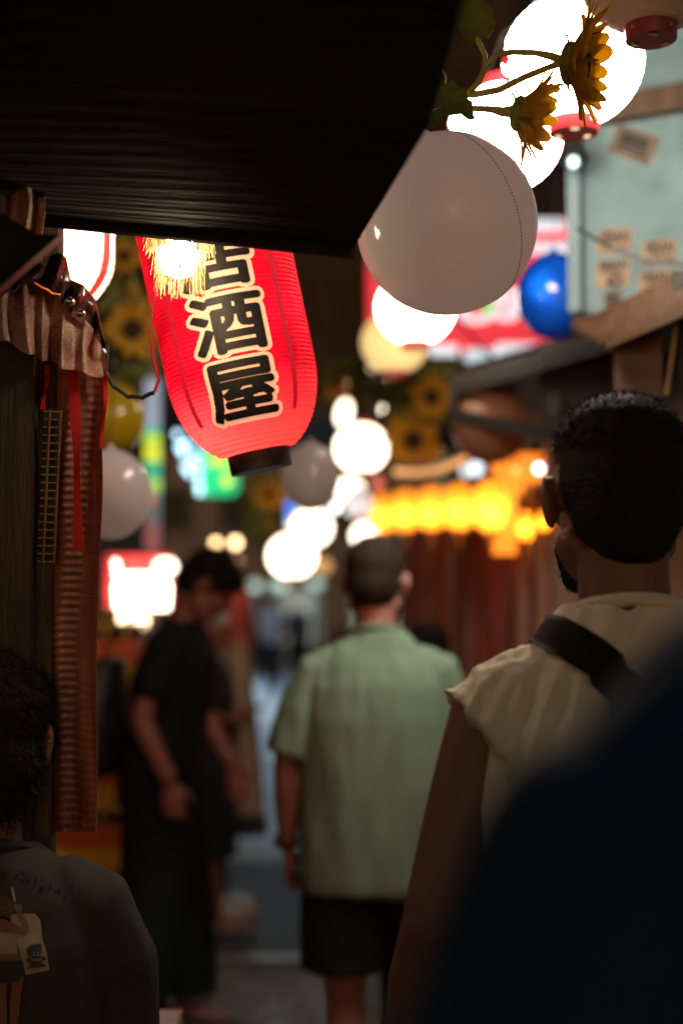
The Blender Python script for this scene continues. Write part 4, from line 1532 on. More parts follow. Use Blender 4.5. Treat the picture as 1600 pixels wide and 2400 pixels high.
bulb(1262, 1098, 5.1, 10, (0.85, 0.95, 1.0), 6, 'small white bulb at the top corner of the lit orange panel')
bulb(293, 1448, 6.4, 16, (1.0, 0.72, 0.42), 6, 'warm bulb under the glowing box sign, nearer the curtain')
bulb(331, 1453, 6.3, 18, (1.0, 0.72, 0.42), 6, 'warm bulb under the glowing box sign, nearer the man in black')
bulb(886, 1130, 7.0, 14, (0.85, 0.05, 0.05), 0.8, 'small red bulb left of the orange lantern row')

# ================================================================== left-hand signs
t = thing('box_sign', P(330, 1385, 6.6), 'blown-out white light box with red surround beside the man in black', 'sign')
glow = mat('light_box_white', (1, 0.9, 0.8), 0.5, emit=(1.0, 0.84, 0.62), estr=9.0)
redb = mat('light_box_red', (0.6, 0.05, 0.06), 0.5, emit=(0.75, 0.03, 0.05), estr=0.55)
pxbox(250, 1300, 402, 1424, 6.75, 0.06, redb, 'surround', t)
c = P(334, 1390, 6.6)
MB().loft([(c.z - 0.075, c.x, c.y, 0.120, 0.05), (c.z + 0.03, c.x, c.y, 0.128, 0.05), (c.z + 0.075, c.x, c.y, 0.11, 0.05), (c.z + 0.09, c.x, c.y, 0.08, 0.04)], e=6).build('light_box', glow, t, world=True)
pxbox(238, 1430, 366, 1442, 6.6, 0.1, mat('ochre_shelf', (0.5, 0.26, 0.02), 0.6), 'shelf', t)
MB().tube([P(272, 1318, 6.62), P(282, 1400, 6.62)], 0.010, 12).build('tube_light', glow, t, world=True)
MB().box((P(300, 1300, 6.9).x, 6.9, 0.76), (0.05, 0.05, 1.52)).build('stand', black_m, t, world=True, smooth=False)
t, c, R = round_lantern(388, 1328, 6.2, 27, 'small glowing lantern above the light box, next to the bent head', paper_w2, squash=0.75)

t = thing('striped_pole_sign', P(357, 1100, 7.2), 'upright lit pole sign striped blue, green and yellow', 'sign')
cols = [((0.42, 0.55, 0.72), 0.45, 890, 1008), ((0.02, 0.62, 0.30), 0.6, 1008, 1022), ((0.62, 0.72, 0.05), 0.9, 1022, 1040), ((0.30, 0.62, 0.12), 0.7, 1040, 1048), ((0.72, 0.76, 0.04), 0.9, 1048, 1082),
        ((0.05, 0.55, 0.30), 0.6, 1082, 1126), ((0.45, 0.68, 0.12), 0.8, 1126, 1152), ((0.1, 0.45, 0.35), 0.4, 1152, 1170), ((0.25, 0.30, 0.34), 0.25, 1170, 1230), ((0.42, 0.16, 0.18), 0.35, 1230, 1290)]
for i, (cc, s, y0, y1) in enumerate(cols):
    pxbox(341, y0, 375, y1 - 1, 7.2, 0.08, mat('pole_band_%d' % i, cc, 0.4, emit=cc, estr=s * 1.1), 'band', t)
MB().box((P(358, 1100, 7.28).x, 7.30, 1.5), (0.04, 0.08, 3.0)).build('pole', steel, t, world=True, smooth=False)
pxbox(350, 1158, 362, 1182, 7.1, 0.02, mat('orange_mark', (0.8, 0.2, 0.04), 0.5, emit=(0.9, 0.16, 0.03), estr=0.6), 'mark', t)

t = thing('neon_sign', P(480, 1100, 8.0), 'glowing green sign with blue-white neon clusters below the red lantern', 'sign')
ng = mat('neon_green', (0.0, 0.5, 0.2), 0.4, emit=(0.0, 0.62, 0.24), estr=0.9)
nb = mat('neon_blue_white', (0.7, 0.85, 1), 0.4, emit=(0.50, 0.80, 1.0), estr=3.2)
ny = mat('neon_yellow', (0.8, 0.8, 0.1), 0.4, emit=(0.72, 0.82, 0.04), estr=1.3)
c = P(510, 1110, 8.0)
MB().tube([c + Vector((-0.02, 0.0, 0)), c + Vector((0.0, 0.05, 0))], 0.001, 6, caps='flat').build('mount', steel, t, world=True)
MB().loft([(c.z - 0.125, c.x, c.y, 0.085, 0.03), (c.z - 0.09, c.x, c.y, 0.12, 0.03), (c.z + 0.14, c.x, c.y, 0.125, 0.03)], e=5).build('panel', ng, t, world=True)
for (x, y, r) in ((416, 1018, 8), (424, 1048, 11), (440, 1040, 8), (436, 1096, 9), (452, 1080, 9), (464, 1062, 7), (466, 1092, 8), (466, 1114, 8), (466, 1136, 8), (468, 1152, 8), (430, 1066, 7), (444, 1110, 7)):
    MB().ell(P(x, y, 7.9), (r * 7.9 / F, 0.02, r * 7.9 / F), None, 12, 8).build('neon_cluster', nb, t, world=True)
for (x, y, r) in ((531, 1126, 13), (500, 1080, 12), (525, 1085, 12)):
    MB().ell(P(x, y, 7.92), (r * 7.9 / F, 0.02, r * 7.9 / F), None, 12, 8).build('neon_dot', ny, t, world=True)
MB().tube([P(500, 1060, 8.05), P(470, 1000, 8.6), P(440, 960, 9.2)], 0.02, 8).build('bracket', steel, t, world=True)

t = thing('blue_sign', P(690, 1205, 9.0), 'small blue and white lit sign left of the lantern under the grey ball', 'sign')
pxbox(671, 1176, 704, 1210, 9.0, 0.06, mat('blue_panel_lit', (0.1, 0.25, 0.8), 0.4, emit=(0.10, 0.28, 1.0), estr=1.3), 'panel', t)
pxbox(672, 1214, 700, 1240, 9.0, 0.06, mat('pale_blue_panel_lit', (0.5, 0.7, 0.9), 0.4, emit=(0.50, 0.74, 1.0), estr=1.2), 'panel', t)
MB().tube([P(688, 1170, 9.03), P(688, 960, 9.1)], 0.012, 8).build('hanger', steel, t, world=True)

# ---- crates
c_red = mat('crate_red', (0.72, 0.09, 0.02), 0.45, var=0.2, scale=10)
c_yel = mat('crate_yellow', (0.88, 0.46, 0.012), 0.45, var=0.15, scale=10)
c_blk = mat('crate_shade_black', (0.012, 0.010, 0.010), 0.7)


def crate(z0, i, lab):
    w, dp, h = 0.40, 0.34, 0.238
    x = XW(322, 5.62) - w / 2
    t = thing('beer_crate', (x + 0.006 * math.sin(i * 2.3), 5.62 + dp / 2, z0), lab, 'crate', 'crates stacked beside the stall')
    t.rotation_euler = (0, 0, R_(1.5 * math.sin(i * 1.7)))
    th = 0.012

    def ring(z_a, z_b, inset, m, name, par=t):
        b = MB()
        b.box((0, -dp / 2 + th / 2 + inset, (z_a + z_b) / 2), (w - 2 * inset, th, z_b - z_a))
        b.box((0, dp / 2 - th / 2 - inset, (z_a + z_b) / 2), (w - 2 * inset, th, z_b - z_a))
        b.box((-w / 2 + th / 2 + inset, 0, (z_a + z_b) / 2), (th, dp - 2 * th - 2 * inset - 0.002, z_b - z_a))
        b.box((w / 2 - th / 2 - inset, 0, (z_a + z_b) / 2), (th, dp - 2 * th - 2 * inset - 0.002, z_b - z_a))
        return b.build(name, m, par, smooth=False)
    ring(0.0, 0.078, 0.0, c_yel, 'base_band')
    ring(0.079, 0.176, 0.004, c_red, 'body')
    ring(0.177, 0.222, 0.014, c_blk, 'shaded_gap')  # black band stands in for the shade inside the open gap
    ring(0.223, 0.237, 0.002, c_yel, 'rim')
    for k in range(5):
        MB().box((-w / 2 + 0.04 + k * 0.08, -dp / 2 + 0.006, 0.2), (0.012, 0.012, 0.046)).build('rib', c_yel, t, smooth=False)
    MB().box((0, 0, 0.006), (w - 0.03, dp - 0.03, 0.008)).build('floor', c_blk, t, smooth=False)
    vs, fs = text_mesh('酒', 0.07, 0.001)
    return t


names = ['lowest', 'second lowest', 'third lowest', 'third highest', 'second highest', 'topmost']
for i in range(6):
    crate(0.0 + 0.2385 * i, i, 'red and yellow plastic crate, %s in the stack behind the man in black' % names[i])

# ---- beige banner
def banner():
    d = 6.9
    x = XW(556, d)
    t = thing('cloth_banner', (x, d, 0), 'tall beige cloth banner with red top beside the road', 'banner')
    cl = mat_cloth = bpy.data.materials.new('banner_cloth')
    cl.use_nodes = True
    n, l = cl.node_tree.nodes, cl.node_tree.links
    b = n['Principled BSDF']
    tc = n.new('ShaderNodeTexCoord')
    sp_ = n.new('ShaderNodeSeparateXYZ')
    l.new(tc.outputs['Object'], sp_.inputs[0])
    cr = n.new('ShaderNodeValToRGB')
    cr.color_ramp.elements[0].position = 0.70
    cr.color_ramp.elements[0].color = (0.46, 0.36, 0.26, 1)
    cr.color_ramp.elements[1].position = 0.82
    cr.color_ramp.elements[1].color = (0.42, 0.07, 0.06, 1)
    mr = n.new('ShaderNodeMapRange')
    mr.inputs[1].default_value = 0.4
    mr.inputs[2].default_value = 1.6
    l.new(sp_.outputs['Z'], mr.inputs[0])
    l.new(mr.outputs[0], cr.inputs['Fac'])
    l.new(cr.outputs['Color'], b.inputs['Base Color'])
    b.inputs['Roughness'].default_value = 0.85

    def fn(u, v):
        z = 0.50 + 1.08 * v
        w = 0.20 - 0.09 * v
        return Vector(((u - 0.5) * w + 0.035 * (1 - v) + 0.006 * math.sin(v * 8), 0.02 * math.sin(u * 9 + v * 2), z))
    MB().sheet(fn, 24, 24, (0, 0.003, 0)).build('cloth', cl, t)
    MB().tube([(-0.05, 0.03, 0), (-0.05, 0.03, 1.68)], 0.010, 8, caps='flat').build('pole', black_m, t)
    MB().tube([(-0.06, 0.03, 1.60), (0.08, 0.03, 1.60)], 0.006, 8, caps='flat').build('crossbar', black_m, t)
    MB().sheet(lambda u, v: Vector(((u - 0.5) * 0.22 + 0.04, 0.02 * math.sin(u * 9), 0.40 + 0.10 * v)), 16, 4, (0, 0.004, 0)).build('dark_hem', mat('dark_hem', (0.05, 0.04, 0.045), 0.8), t)
    MB().lathe([(0.02, 0.0), (0.13, 0.0), (0.14, 0.05), (0.11, 0.10), (0.03, 0.12)], 20, (-0.03, 0.03, 0)).build('base_weight', mat('white_plastic', (0.5, 0.5, 0.5), 0.4), t)


banner()

# ---- table in front of the seated person
t = thing('plank_table', Vector((-0.66, 2.5, 0)), 'pale planked table corner at the lower edge beside the seated person', 'table')
tm = wood('pale_table_wood', (0.34, 0.20, 0.17), (0.55, 0.36, 0.32), rough=0.4, stretch=(1.5, 18, 18))
for k in range(4):
    MB().box((-0.655, 2.715 - 0.137 * k, 0.715), (0.70, 0.133, 0.026)).build('plank', tm, t, world=True, smooth=False)
for x, y in ((-0.36, 2.72), (-0.36, 2.29), (-0.95, 2.72), (-0.95, 2.29)):
    MB().box((x, y, 0.35), (0.045, 0.045, 0.70)).build('leg', midwood, t, world=True, smooth=False)
MB().box((-0.655, 2.50, 0.672), (0.60, 0.40, 0.05)).build('apron', midwood, t, world=True, smooth=False)
t = thing('wooden_stool', Vector((-0.49, 2.02, 0)), 'wooden stool under the seated person', 'stool')
MB().box((0, 0, 0.565), (0.32, 0.30, 0.03)).build('seat', midwood, t, smooth=False)
for sx in (-1, 1):
    for sy in (-1, 1):
        MB().tube([(sx * 0.14, sy * 0.12, 0), (sx * 0.12, sy * 0.11, 0.55)], 0.016, 8, caps='flat').build('leg', midwood, t)

# ================================================================== people
skin_a = mat('skin_warm', (0.26, 0.078, 0.055), 0.5, var=0.10, scale=14, bump=0.1, bscale=200)
skin_b = mat('skin_tan', (0.165, 0.070, 0.045), 0.5, var=0.10, scale=14, bump=0.1, bscale=200)
hair_m = mat('hair_black', (0.012, 0.008, 0.006), 0.6, spec=0.15, var=0.4, scale=60, bump=0.6, bscale=200)
hair_br = mat('hair_brown', (0.030, 0.014, 0.007), 0.7, spec=0.1, var=0.4, scale=60, bump=0.6, bscale=200)
hair_gr = mat('hair_grey', (0.34, 0.34, 0.32), 0.6, var=0.2, scale=40)
eye_m = mat('eye_dark', (0.03, 0.02, 0.015), 0.2)


def cloth(name, col, bump=0.08, var=0.08, transl=0.0, sheen=0.0):
    return mat(name, col, 0.85, spec=0.2, var=var, scale=7, bump=bump, bscale=420, sheen=sheen, transl=transl)


def tmat(mb, M):
    mb.v = [tuple(M @ Vector(v)) for v in mb.v]
    return mb


def head_mb():
    h = MB()
    h.ell((0, -0.014, 0.028), (0.076, 0.096, 0.088))
    h.ell((0, 0.028, -0.030), (0.060, 0.066, 0.082))
    h.tube([(-0.054, 0.0, -0.056), (-0.030, 0.055, -0.092), (0.0, 0.074, -0.098), (0.030, 0.055, -0.092), (0.054, 0.0, -0.056)], [0.022, 0.020, 0.021, 0.020, 0.022])
    h.ell((0, 0.080, -0.098), (0.018, 0.016, 0.015))
    h.tube([(0, 0.086, 0.020), (0, 0.100, -0.006), (0, 0.110, -0.026)], [0.009, 0.011, 0.014])
    h.ell((-0.012, 0.096, -0.028), (0.009, 0.010, 0.008))
    h.ell((0.012, 0.096, -0.028), (0.009, 0.010, 0.008))
    h.tube([(-0.045, 0.070, 0.024), (0, 0.084, 0.028), (0.045, 0.070, 0.024)], 0.012)
    h.ell((0, 0.090, -0.054), (0.023, 0.010, 0.006))
    h.ell((0, 0.088, -0.065), (0.019, 0.010, 0.007))
    for s in (-1, 1):
        h.ell((s * 0.040, 0.066, -0.020), (0.020, 0.020, 0.018))
        h.ell((s * 0.086, -0.014, -0.006), (0.0085, 0.021, 0.036), Euler((R_(-12), s * R_(8), s * R_(32))).to_matrix())
    return h


def hand_mb(w, f, pn, th, curl=0.5, s=1.0):
    f, pn, th = Vector(f).normalized(), Vector(pn), Vector(th)
    pn = (pn - f * pn.dot(f)).normalized()
    th = (th - f * th.dot(f) - pn * th.dot(pn)).normalized()
    w = Vector(w)
    h = MB()
    h.tube([w - f * 0.045, w, w + f * 0.03 * s, w + f * 0.065 * s, w + f * 0.088 * s], [0.026, 0.025, 0.034, 0.040, 0.037], 16, flat=0.42, side=th)
    for off, L, r, k in ((0.030, 0.070, 0.0088, 0.9), (0.010, 0.080, 0.0090, 1.0), (-0.0105, 0.074, 0.0087, 1.1), (-0.029, 0.058, 0.0078, 1.25)):
        p = w + f * 0.080 * s + th * off
        pts = [p - f * 0.02, p]
        ang = 0.12
        for seg, q in ((0.44, 0.35), (0.31, 0.8), (0.25, 0.6)):
            ang += curl * q * k
            p = p + (f * math.cos(ang) + pn * math.sin(ang) + th * off * 1.5) * L * seg * s
            pts.append(p)
        h.tube(pts, [r, r, r * 0.95, r * 0.88, r * 0.74], 10)
    p = w + f * 0.022 * s + th * 0.024 + pn * 0.004
    h.tube([p, p + (f * 0.62 + th * 0.70 + pn * 0.25).normalized() * 0.036 * s, p + (f * 0.62 + th * 0.70 + pn * 0.25).normalized() * 0.036 * s + (f * 0.85 + th * 0.3 + pn * 0.35).normalized() * 0.042 * s], [0.0135, 0.0105, 0.0078], 10)
    return h


TORSO = [(0.86, 0, 0, 0.155, 0.108), (0.95, 0, 0, 0.158, 0.110), (1.06, 0, 0, 0.138, 0.098), (1.18, 0, 0, 0.148, 0.104), (1.30, 0, 0, 0.155, 0.106), (1.37, 0, -0.005, 0.120, 0.088), (1.42, 0, -0.012, 0.085, 0.066), (1.455, 0, -0.015, 0.060, 0.055)]


def folds(co, no, amp, sc, off=0.0, shear=(0, 0)):
    out = co.copy()
    for i in range(len(co)):
        x, y, z = co[i]
        p = Vector(((x + shear[0] * z) * sc[0] + off, (y + shear[1] * z) * sc[1], z * sc[2]))
        v = noise.noise(p) + 0.5 * noise.noise(p * 2.1)
        r = 1 - abs(v) * 2.4
        out[i] += no[i] * amp * (r if r > -0.6 else -0.6)
    return out


def strands(co, no, n, L, w, flow, rnd, zmin, seed):
    rr = np.random.default_rng(seed)
    ok = np.nonzero(co[:, 2] > zmin)[0]
    pick = rr.choice(ok, n)
    vs, fs = [], []
    for i in pick:
        p = co[i] + rr.normal(0, 0.002, 3) * (1 - abs(no[i]))
        d = no[i] * 0.5 + np.array(flow) + rr.normal(0, rnd, 3)
        d /= np.linalg.norm(d) + 1e-9
        sd = np.cross(d, rr.normal(0, 1, 3))
        sd /= np.linalg.norm(sd) + 1e-9
        l = L * rr.uniform(0.5, 1.2)
        d2 = d + np.array([0, 0, -0.35]) + rr.normal(0, rnd * 0.5, 3)
        d2 /= np.linalg.norm(d2)
        k = len(vs)
        vs += [p - sd * w, p + sd * w, p + d * l * 0.55 + sd * w * 0.8, p + d * l * 0.55 - sd * w * 0.8, p + d * l * 0.55 + d2 * l * 0.5]
        fs += [(k, k + 1, k + 2, k + 3), (k + 3, k + 2, k + 4)]
    return vs, fs


def person(label, loc, rz, H, skin, shirt, legs, hair, head=(0, 0, 0), arms=None, drop=0.0, leg_pose=None, vox=0.007, lean=0.0,
           fold_amp=0.005, hands=True, group='people walking in the alley', seed=1, shoes=None, collar=True, name='person', sh_z=1.385, head_off=(0, 0, 0)):
    s = H / 1.72
    t = thing(name, loc, label, 'person', group, rz=R_(rz))
    D = Vector((0, 0, drop))

    def L(p):                                   # lean the upper body forward about the hips
        p = Vector(p)
        if lean and p.z > 0.95:
            k = p.z - 0.95
            p = Vector((p.x, p.y + k * math.sin(lean), 0.95 + k * math.cos(lean)))
        return (p + D) * s
    hc = Vector((0, 0.012, 1.605)) + Vector(head_off)
    Mh = Matrix.Translation(L(hc)) @ Euler((R_(head[1]), R_(head[2]), R_(head[0])), 'XYZ').to_matrix().to_4x4() @ Matrix.Scale(s, 4)
    body = MB()
    tor = MB().loft(TORSO)
    tor.v = [tuple(L(v)) for v in tor.v]
    body.add(tor.v, tor.f)
    hm = tmat(head_mb(), Mh)
    body.add(hm.v, hm.f)
    nk = Mh @ Vector((0, -0.026, -0.055))
    body.tube([L((0, -0.022, 1.40)), L((0, -0.020, 1.455)), (L((0, -0.016, 1.49)) + nk) / 2, nk], [0.060 * s, 0.056 * s, 0.054 * s, 0.056 * s], 18)
    body.tube([L((-0.14, -0.01, sh_z - 0.015)), L((0, -0.015, sh_z + 0.005)), L((0.14, -0.01, sh_z - 0.015))], [0.04 * s, 0.045 * s, 0.04 * s])
    arms = arms or {}
    hand_parts = []
    for sd in (-1, 1):
        a = dict(elbow=(sd * 0.225, -0.02, 1.12), wrist=(sd * 0.238, 0.04, 0.885), f=(0, 0.12, -1), pn=(-sd, 0, 0), th=(0, 1, 0), curl=0.55)
        a.update(arms.get(sd, {}))
        sh = L((sd * (0.168 if sh_z > 1.37 else 0.160), -0.008, sh_z))
        el, wr = L(a['elbow']), L(a['wrist'])
        body.tube([sh, sh.lerp(el, 0.4), el.lerp(sh, 0.06), el, el.lerp(wr, 0.3), el.lerp(wr, 0.75), wr], [r * s for r in (0.047, 0.046, 0.040, 0.038, 0.041, 0.031, 0.0245)], 16)
        hand_parts.append(hand_mb(wr, a['f'], a['pn'], a['th'], a['curl'], s))
        a['W'] = wr
        a['E'] = el
        arms[sd] = a
    leg_pose = leg_pose or {}
    for sd in (-1, 1):
        p = dict(hip=(sd * 0.088, 0, 0.88), knee=(sd * 0.10, 0.02, 0.48), ankle=(sd * 0.10, -0.02, 0.085), toe=(0.1 * sd, 1, 0))
        p.update(leg_pose.get(sd, {}))
        hip = (Vector(p['hip']) + D) * s
        kn, an = Vector(p['knee']) * s, Vector(p['ankle']) * s
        body.tube([hip, hip.lerp(kn, 0.5), hip.lerp(kn, 0.92), kn, kn.lerp(an, 0.28), kn.lerp(an, 0.72), an], [r * s for r in (0.085, 0.074, 0.054, 0.052, 0.056, 0.040, 0.034)], 16)
        toe = Vector(p['toe']).normalized()
        hl = an - toe * 0.045 * s + Vector((0, 0, -0.05 * s))
        body.tube([hl, an + toe * 0.05 * s + Vector((0, 0, -0.045 * s)), an + toe * 0.13 * s + Vector((0, 0, -0.058 * s)), an + toe * 0.175 * s + Vector((0, 0, -0.064 * s))], [r * s for r in (0.033, 0.040, 0.034, 0.018)], 14, flat=0.8, side=toe.cross(Vector((0, 0, 1))))
        p.update(H=hip, K=kn, A=an, T=toe)
        leg_pose[sd] = p
    co, no, fs = remesh(body, vox, 4)
    out = MB()
    out.add(co, fs)
    if hands:
        for hp in hand_parts:
            c2, n2, f2 = remesh(hp, 0.0030 if vox < 0.009 else 0.005, 3)
            out.add(c2, f2)
    bo = out.build('body', skin, t, angle=None)
    for sd in (-1, 1):
        e = tmat(MB().ell((sd * 0.030, 0.081, 0.006), (0.013, 0.008, 0.007), None, 12, 8), Mh)
        e.build('eye', eye_m, t)
    # ---- hair
    hb = MB()
    for (c, r) in hair['ell']:
        hb.ell(c, r)
    hb = tmat(hb, Mh)
    hco, hno, hf = remesh(hb, min(vox, 0.007), 3)
    hco = folds(hco, hno, hair.get('rough', 0.002), (60, 60, 60))
    ho = MB().add(hco, hf)
    if hair.get('n'):
        zt = (Mh @ Vector((0, 0, hair.get('zmin', -0.02)))).z
        vs, f2 = strands(hco, hno, hair['n'], hair.get('len', 0.014), hair.get('w', 0.0006), hair.get('flow', (0, 0, -0.1)), hair.get('rnd', 0.35), zt, seed)
        ho.add(vs, f2)
    ho.build('hair', hair['m'], t, angle=None)
    # ---- shirt
    sb = MB()
    so = MB().loft(shirt['torso'], e=shirt.get('e', 2.3))
    so.v = [tuple(L(v)) for v in so.v]
    sb.add(so.v, so.f)
    for sd in (-1, 1):
        pts, rad = shirt['sleeve']
        pp = [L((sd * p[0], p[1], p[2])) for p in pts]
        if shirt.get('follow', True):
            pp = pp[:1]
            shp = L((sd * pts[0][0], pts[0][1], pts[0][2]))
            el = arms[sd]['E']
            sh = L((sd * (0.168 if sh_z > 1.37 else 0.160), -0.008, sh_z))
            n_ = len(pts) - 1
            for k in range(1, n_ + 1):
                if k == 1:
                    pp.append(sh)
                q = sh.lerp(el, shirt.get('reach', 0.75) * k / n_)
                pp.append(q + Vector((sd * shirt.get('flare', 0.0) * k / n_, 0, 0)))
        rad = list(rad)
        if len(pp) > len(rad):
            rad = [rad[0], max(rad[0], 0.064 if sh_z > 1.37 else 0.056)] + rad[1:]
        sb.tube(pp, [r * s for r in rad], 18, caps='flat', flat=shirt.get('sflat', 1.0))
    sco, sno, sf = remesh(sb, vox, shirt.get('smooth', 5))
    sco = folds(sco, sno, fold_amp, shirt.get('fsc', (9, 9, 3)), seed * 3.1, shirt.get('shear', (0, 0)))
    shirt_o = MB().add(sco, sf).build('shirt', shirt['m'], t, angle=None)
    if collar:
        cz = shirt['torso'][-1][0]
        ring = []
        for k in range(25):
            a = 2 * PI * k / 24
            ring.append(L((0.066 * math.cos(a), -0.014 + 0.064 * math.sin(a), cz - 0.006 - 0.016 * math.sin(a))))
        MB().tube(ring, 0.0085 * s, 8, caps='flat').build('collar', shirt['m'], t)
    # ---- trousers or shorts
    if legs:
        lb = MB()
        for sd in (-1, 1):
            p = leg_pose[sd]
            reach = legs['reach']
            pts = [p['H'] + Vector((0, 0, 0.02))]
            rads = [0.100]
            chain = [p['H'], p['K'], p['A']]
            for q in np.linspace(0.15, reach, 6):
                if q <= 1:
                    c = chain[0].lerp(chain[1], q)
                else:
                    c = chain[1].lerp(chain[2], q - 1)
                pts.append(c)
                rads.append(legs['r0'] + (legs['r1'] - legs['r0']) * (q / reach))
            lb.tube(pts, [r * s for r in rads], 18, caps='flat')
        hp = MB().loft([(0.80, 0, 0, 0.15, 0.108), (0.86, 0, 0, 0.172, 0.122), (0.96, 0, 0, 0.170, 0.120), (1.02, 0, 0, 0.155, 0.112)])
        hp.v = [tuple((Vector(v) + D) * s) for v in hp.v]
        lb.add(hp.v, hp.f)
        lco, lno, lf = remesh(lb, max(vox, 0.008), 4)
        lco = folds(lco, lno, 0.004, (8, 8, 3), seed)
        MB().add(lco, lf).build(legs['name'], legs['m'], t, angle=None)
    # ---- shoes
    if shoes:
        for sd in (-1, 1):
            p = leg_pose[sd]
            an, toe = p['A'], p['T']
            sidev = toe.cross(Vector((0, 0, 1)))
            f = MB()
            if shoes[0] == 'sandal':
                f.tube([an - toe * 0.07 * s + Vector((0, 0, -0.072 * s)), an + toe * 0.05 * s + Vector((0, 0, -0.072 * s)), an + toe * 0.19 * s + Vector((0, 0, -0.072 * s))], [0.036 * s, 0.046 * s, 0.040 * s], 14, flat=0.22, side=sidev)
                so_ = f.build('sandal', shoes[1], t)
                MB().tube([an + toe * 0.085 * s + sidev * 0.042 * s + Vector((0, 0, -0.07 * s)), an + toe * 0.085 * s + Vector((0, 0, -0.012 * s)), an + toe * 0.085 * s - sidev * 0.042 * s + Vector((0, 0, -0.07 * s))], 0.010, 8).build('strap', shoes[1], so_)
            else:
                f.tube([an - toe * 0.055 * s + Vector((0, 0, -0.045 * s)), an + toe * 0.04 * s + Vector((0, 0, -0.038 * s)), an + toe * 0.13 * s + Vector((0, 0, -0.05 * s)), an + toe * 0.19 * s + Vector((0, 0, -0.055 * s))], [0.040 * s, 0.048 * s, 0.042 * s, 0.028 * s], 14, flat=0.8, side=sidev)
                f.build('shoe', shoes[1], t)
    return t, dict(arms=arms, Mh=Mh, shirt=(sco, sno, sf), L=L, s=s, legs=leg_pose)


SHORT_HAIR = [((0, -0.020, 0.046), (0.082, 0.098, 0.084)), ((0, -0.044, 0.000), (0.070, 0.074, 0.088))]
TEE = dict(torso=[(0.80, 0, 0, 0.195, 0.140), (0.95, 0, 0, 0.195, 0.138), (1.10, 0, 0, 0.190, 0.132), (1.24, 0, 0, 0.195, 0.132), (1.33, 0, -0.004, 0.192, 0.122), (1.395, 0, -0.008, 0.165, 0.098), (1.435, 0, -0.012, 0.115, 0.078), (1.462, 0, -0.014, 0.066, 0.062)],
           sleeve=([(0.115, -0.008, 1.395), (0, 0, 0), (0, 0, 0)], (0.066, 0.076, 0.074)), reach=0.80)
black_cloth = cloth('black_cotton', (0.007, 0.0065, 0.0065))
black_trousers = cloth('black_trousers', (0.0055, 0.0055, 0.006))

# ---- man in the cream sleeveless top
cream_cloth = cloth('cream_cotton', (0.72, 0.63, 0.51), 0.10, 0.05)
top = dict(torso=[(0.80, 0, 0, 0.190, 0.135), (0.95, 0, 0, 0.190, 0.134), (1.10, 0, 0, 0.186, 0.132), (1.24, 0, -0.004, 0.192, 0.134), (1.33, 0, -0.008, 0.172, 0.126), (1.385, 0, -0.012, 0.140, 0.106), (1.432, 0, -0.016, 0.104, 0.084), (1.472, 0, -0.018, 0.070, 0.068)],
           sleeve=([(0.070, -0.010, 1.378), (0.122, -0.010, 1.352), (0.168, -0.010, 1.316)], (0.060, 0.068, 0.074)), follow=False, m=cream_cloth, e=2.3, fsc=(26, 26, 3.0), shear=(-0.35, 0))
hair_fade = dict(ell=[((0, -0.014, 0.056), (0.0765, 0.096, 0.070)), ((0, -0.030, 0.020), (0.0775, 0.084, 0.070)), ((0, -0.044, -0.010), (0.068, 0.069, 0.072)), ((0, -0.060, -0.045), (0.050, 0.044, 0.040))],
                 m=hair_m, n=6000, len=0.0085, w=0.00045, flow=(0.15, 0.5, 0.05), rnd=0.35, zmin=0.055, rough=0.0012)
cm, ci = person('man in a cream sleeveless top seen from behind, black strap over his shoulder', (0.340, 1.74, 0), 5, 1.750, skin_b, top,
                dict(name='trousers', m=black_trousers, reach=1.85, r0=0.098, r1=0.078), hair_fade, head=(1, 2, 0), vox=0.0055, fold_amp=0.0065, seed=4, sh_z=1.352,
                shoes=('shoe', black_m), arms={-1: dict(elbow=(-0.232, -0.035, 1.11), wrist=(-0.262, 0.06, 0.88)), 1: dict(elbow=(0.235, -0.02, 1.12))})
# beard along the jaw
bm = tmat(MB().tube([(-0.060, 0.014, -0.048), (-0.058, 0.018, -0.062), (-0.034, 0.058, -0.098), (0.0, 0.076, -0.106), (0.034, 0.058, -0.098), (0.058, 0.018, -0.062), (0.060, 0.014, -0.048)], [0.008, 0.014, 0.018, 0.020, 0.018, 0.016, 0.010], 10), ci['Mh'])
bco, bno, bf = remesh(bm, 0.005, 2)
bms = MB().add(folds(bco, bno, 0.002, (90, 90, 90)), bf)
bvs, bfs = strands(bco, bno, 900, 0.007, 0.0005, (0, 0.1, -0.4), 0.4, -9, 3)
bms.add(bvs, bfs)
bms.build('beard', hair_m, cm, angle=None)

# his bag with its strap
bvh = BVHTree.FromPolygons([Vector(v) for v in ci['shirt'][0]], ci['shirt'][2])
bag = thing('shoulder_bag', cm.location, 'black shoulder bag, its strap crossing the cream top', 'bag', rz=R_(5))
strap_m = mat('black_webbing', (0.006, 0.006, 0.007), 0.75, spec=0.15, var=0.3, scale=200)


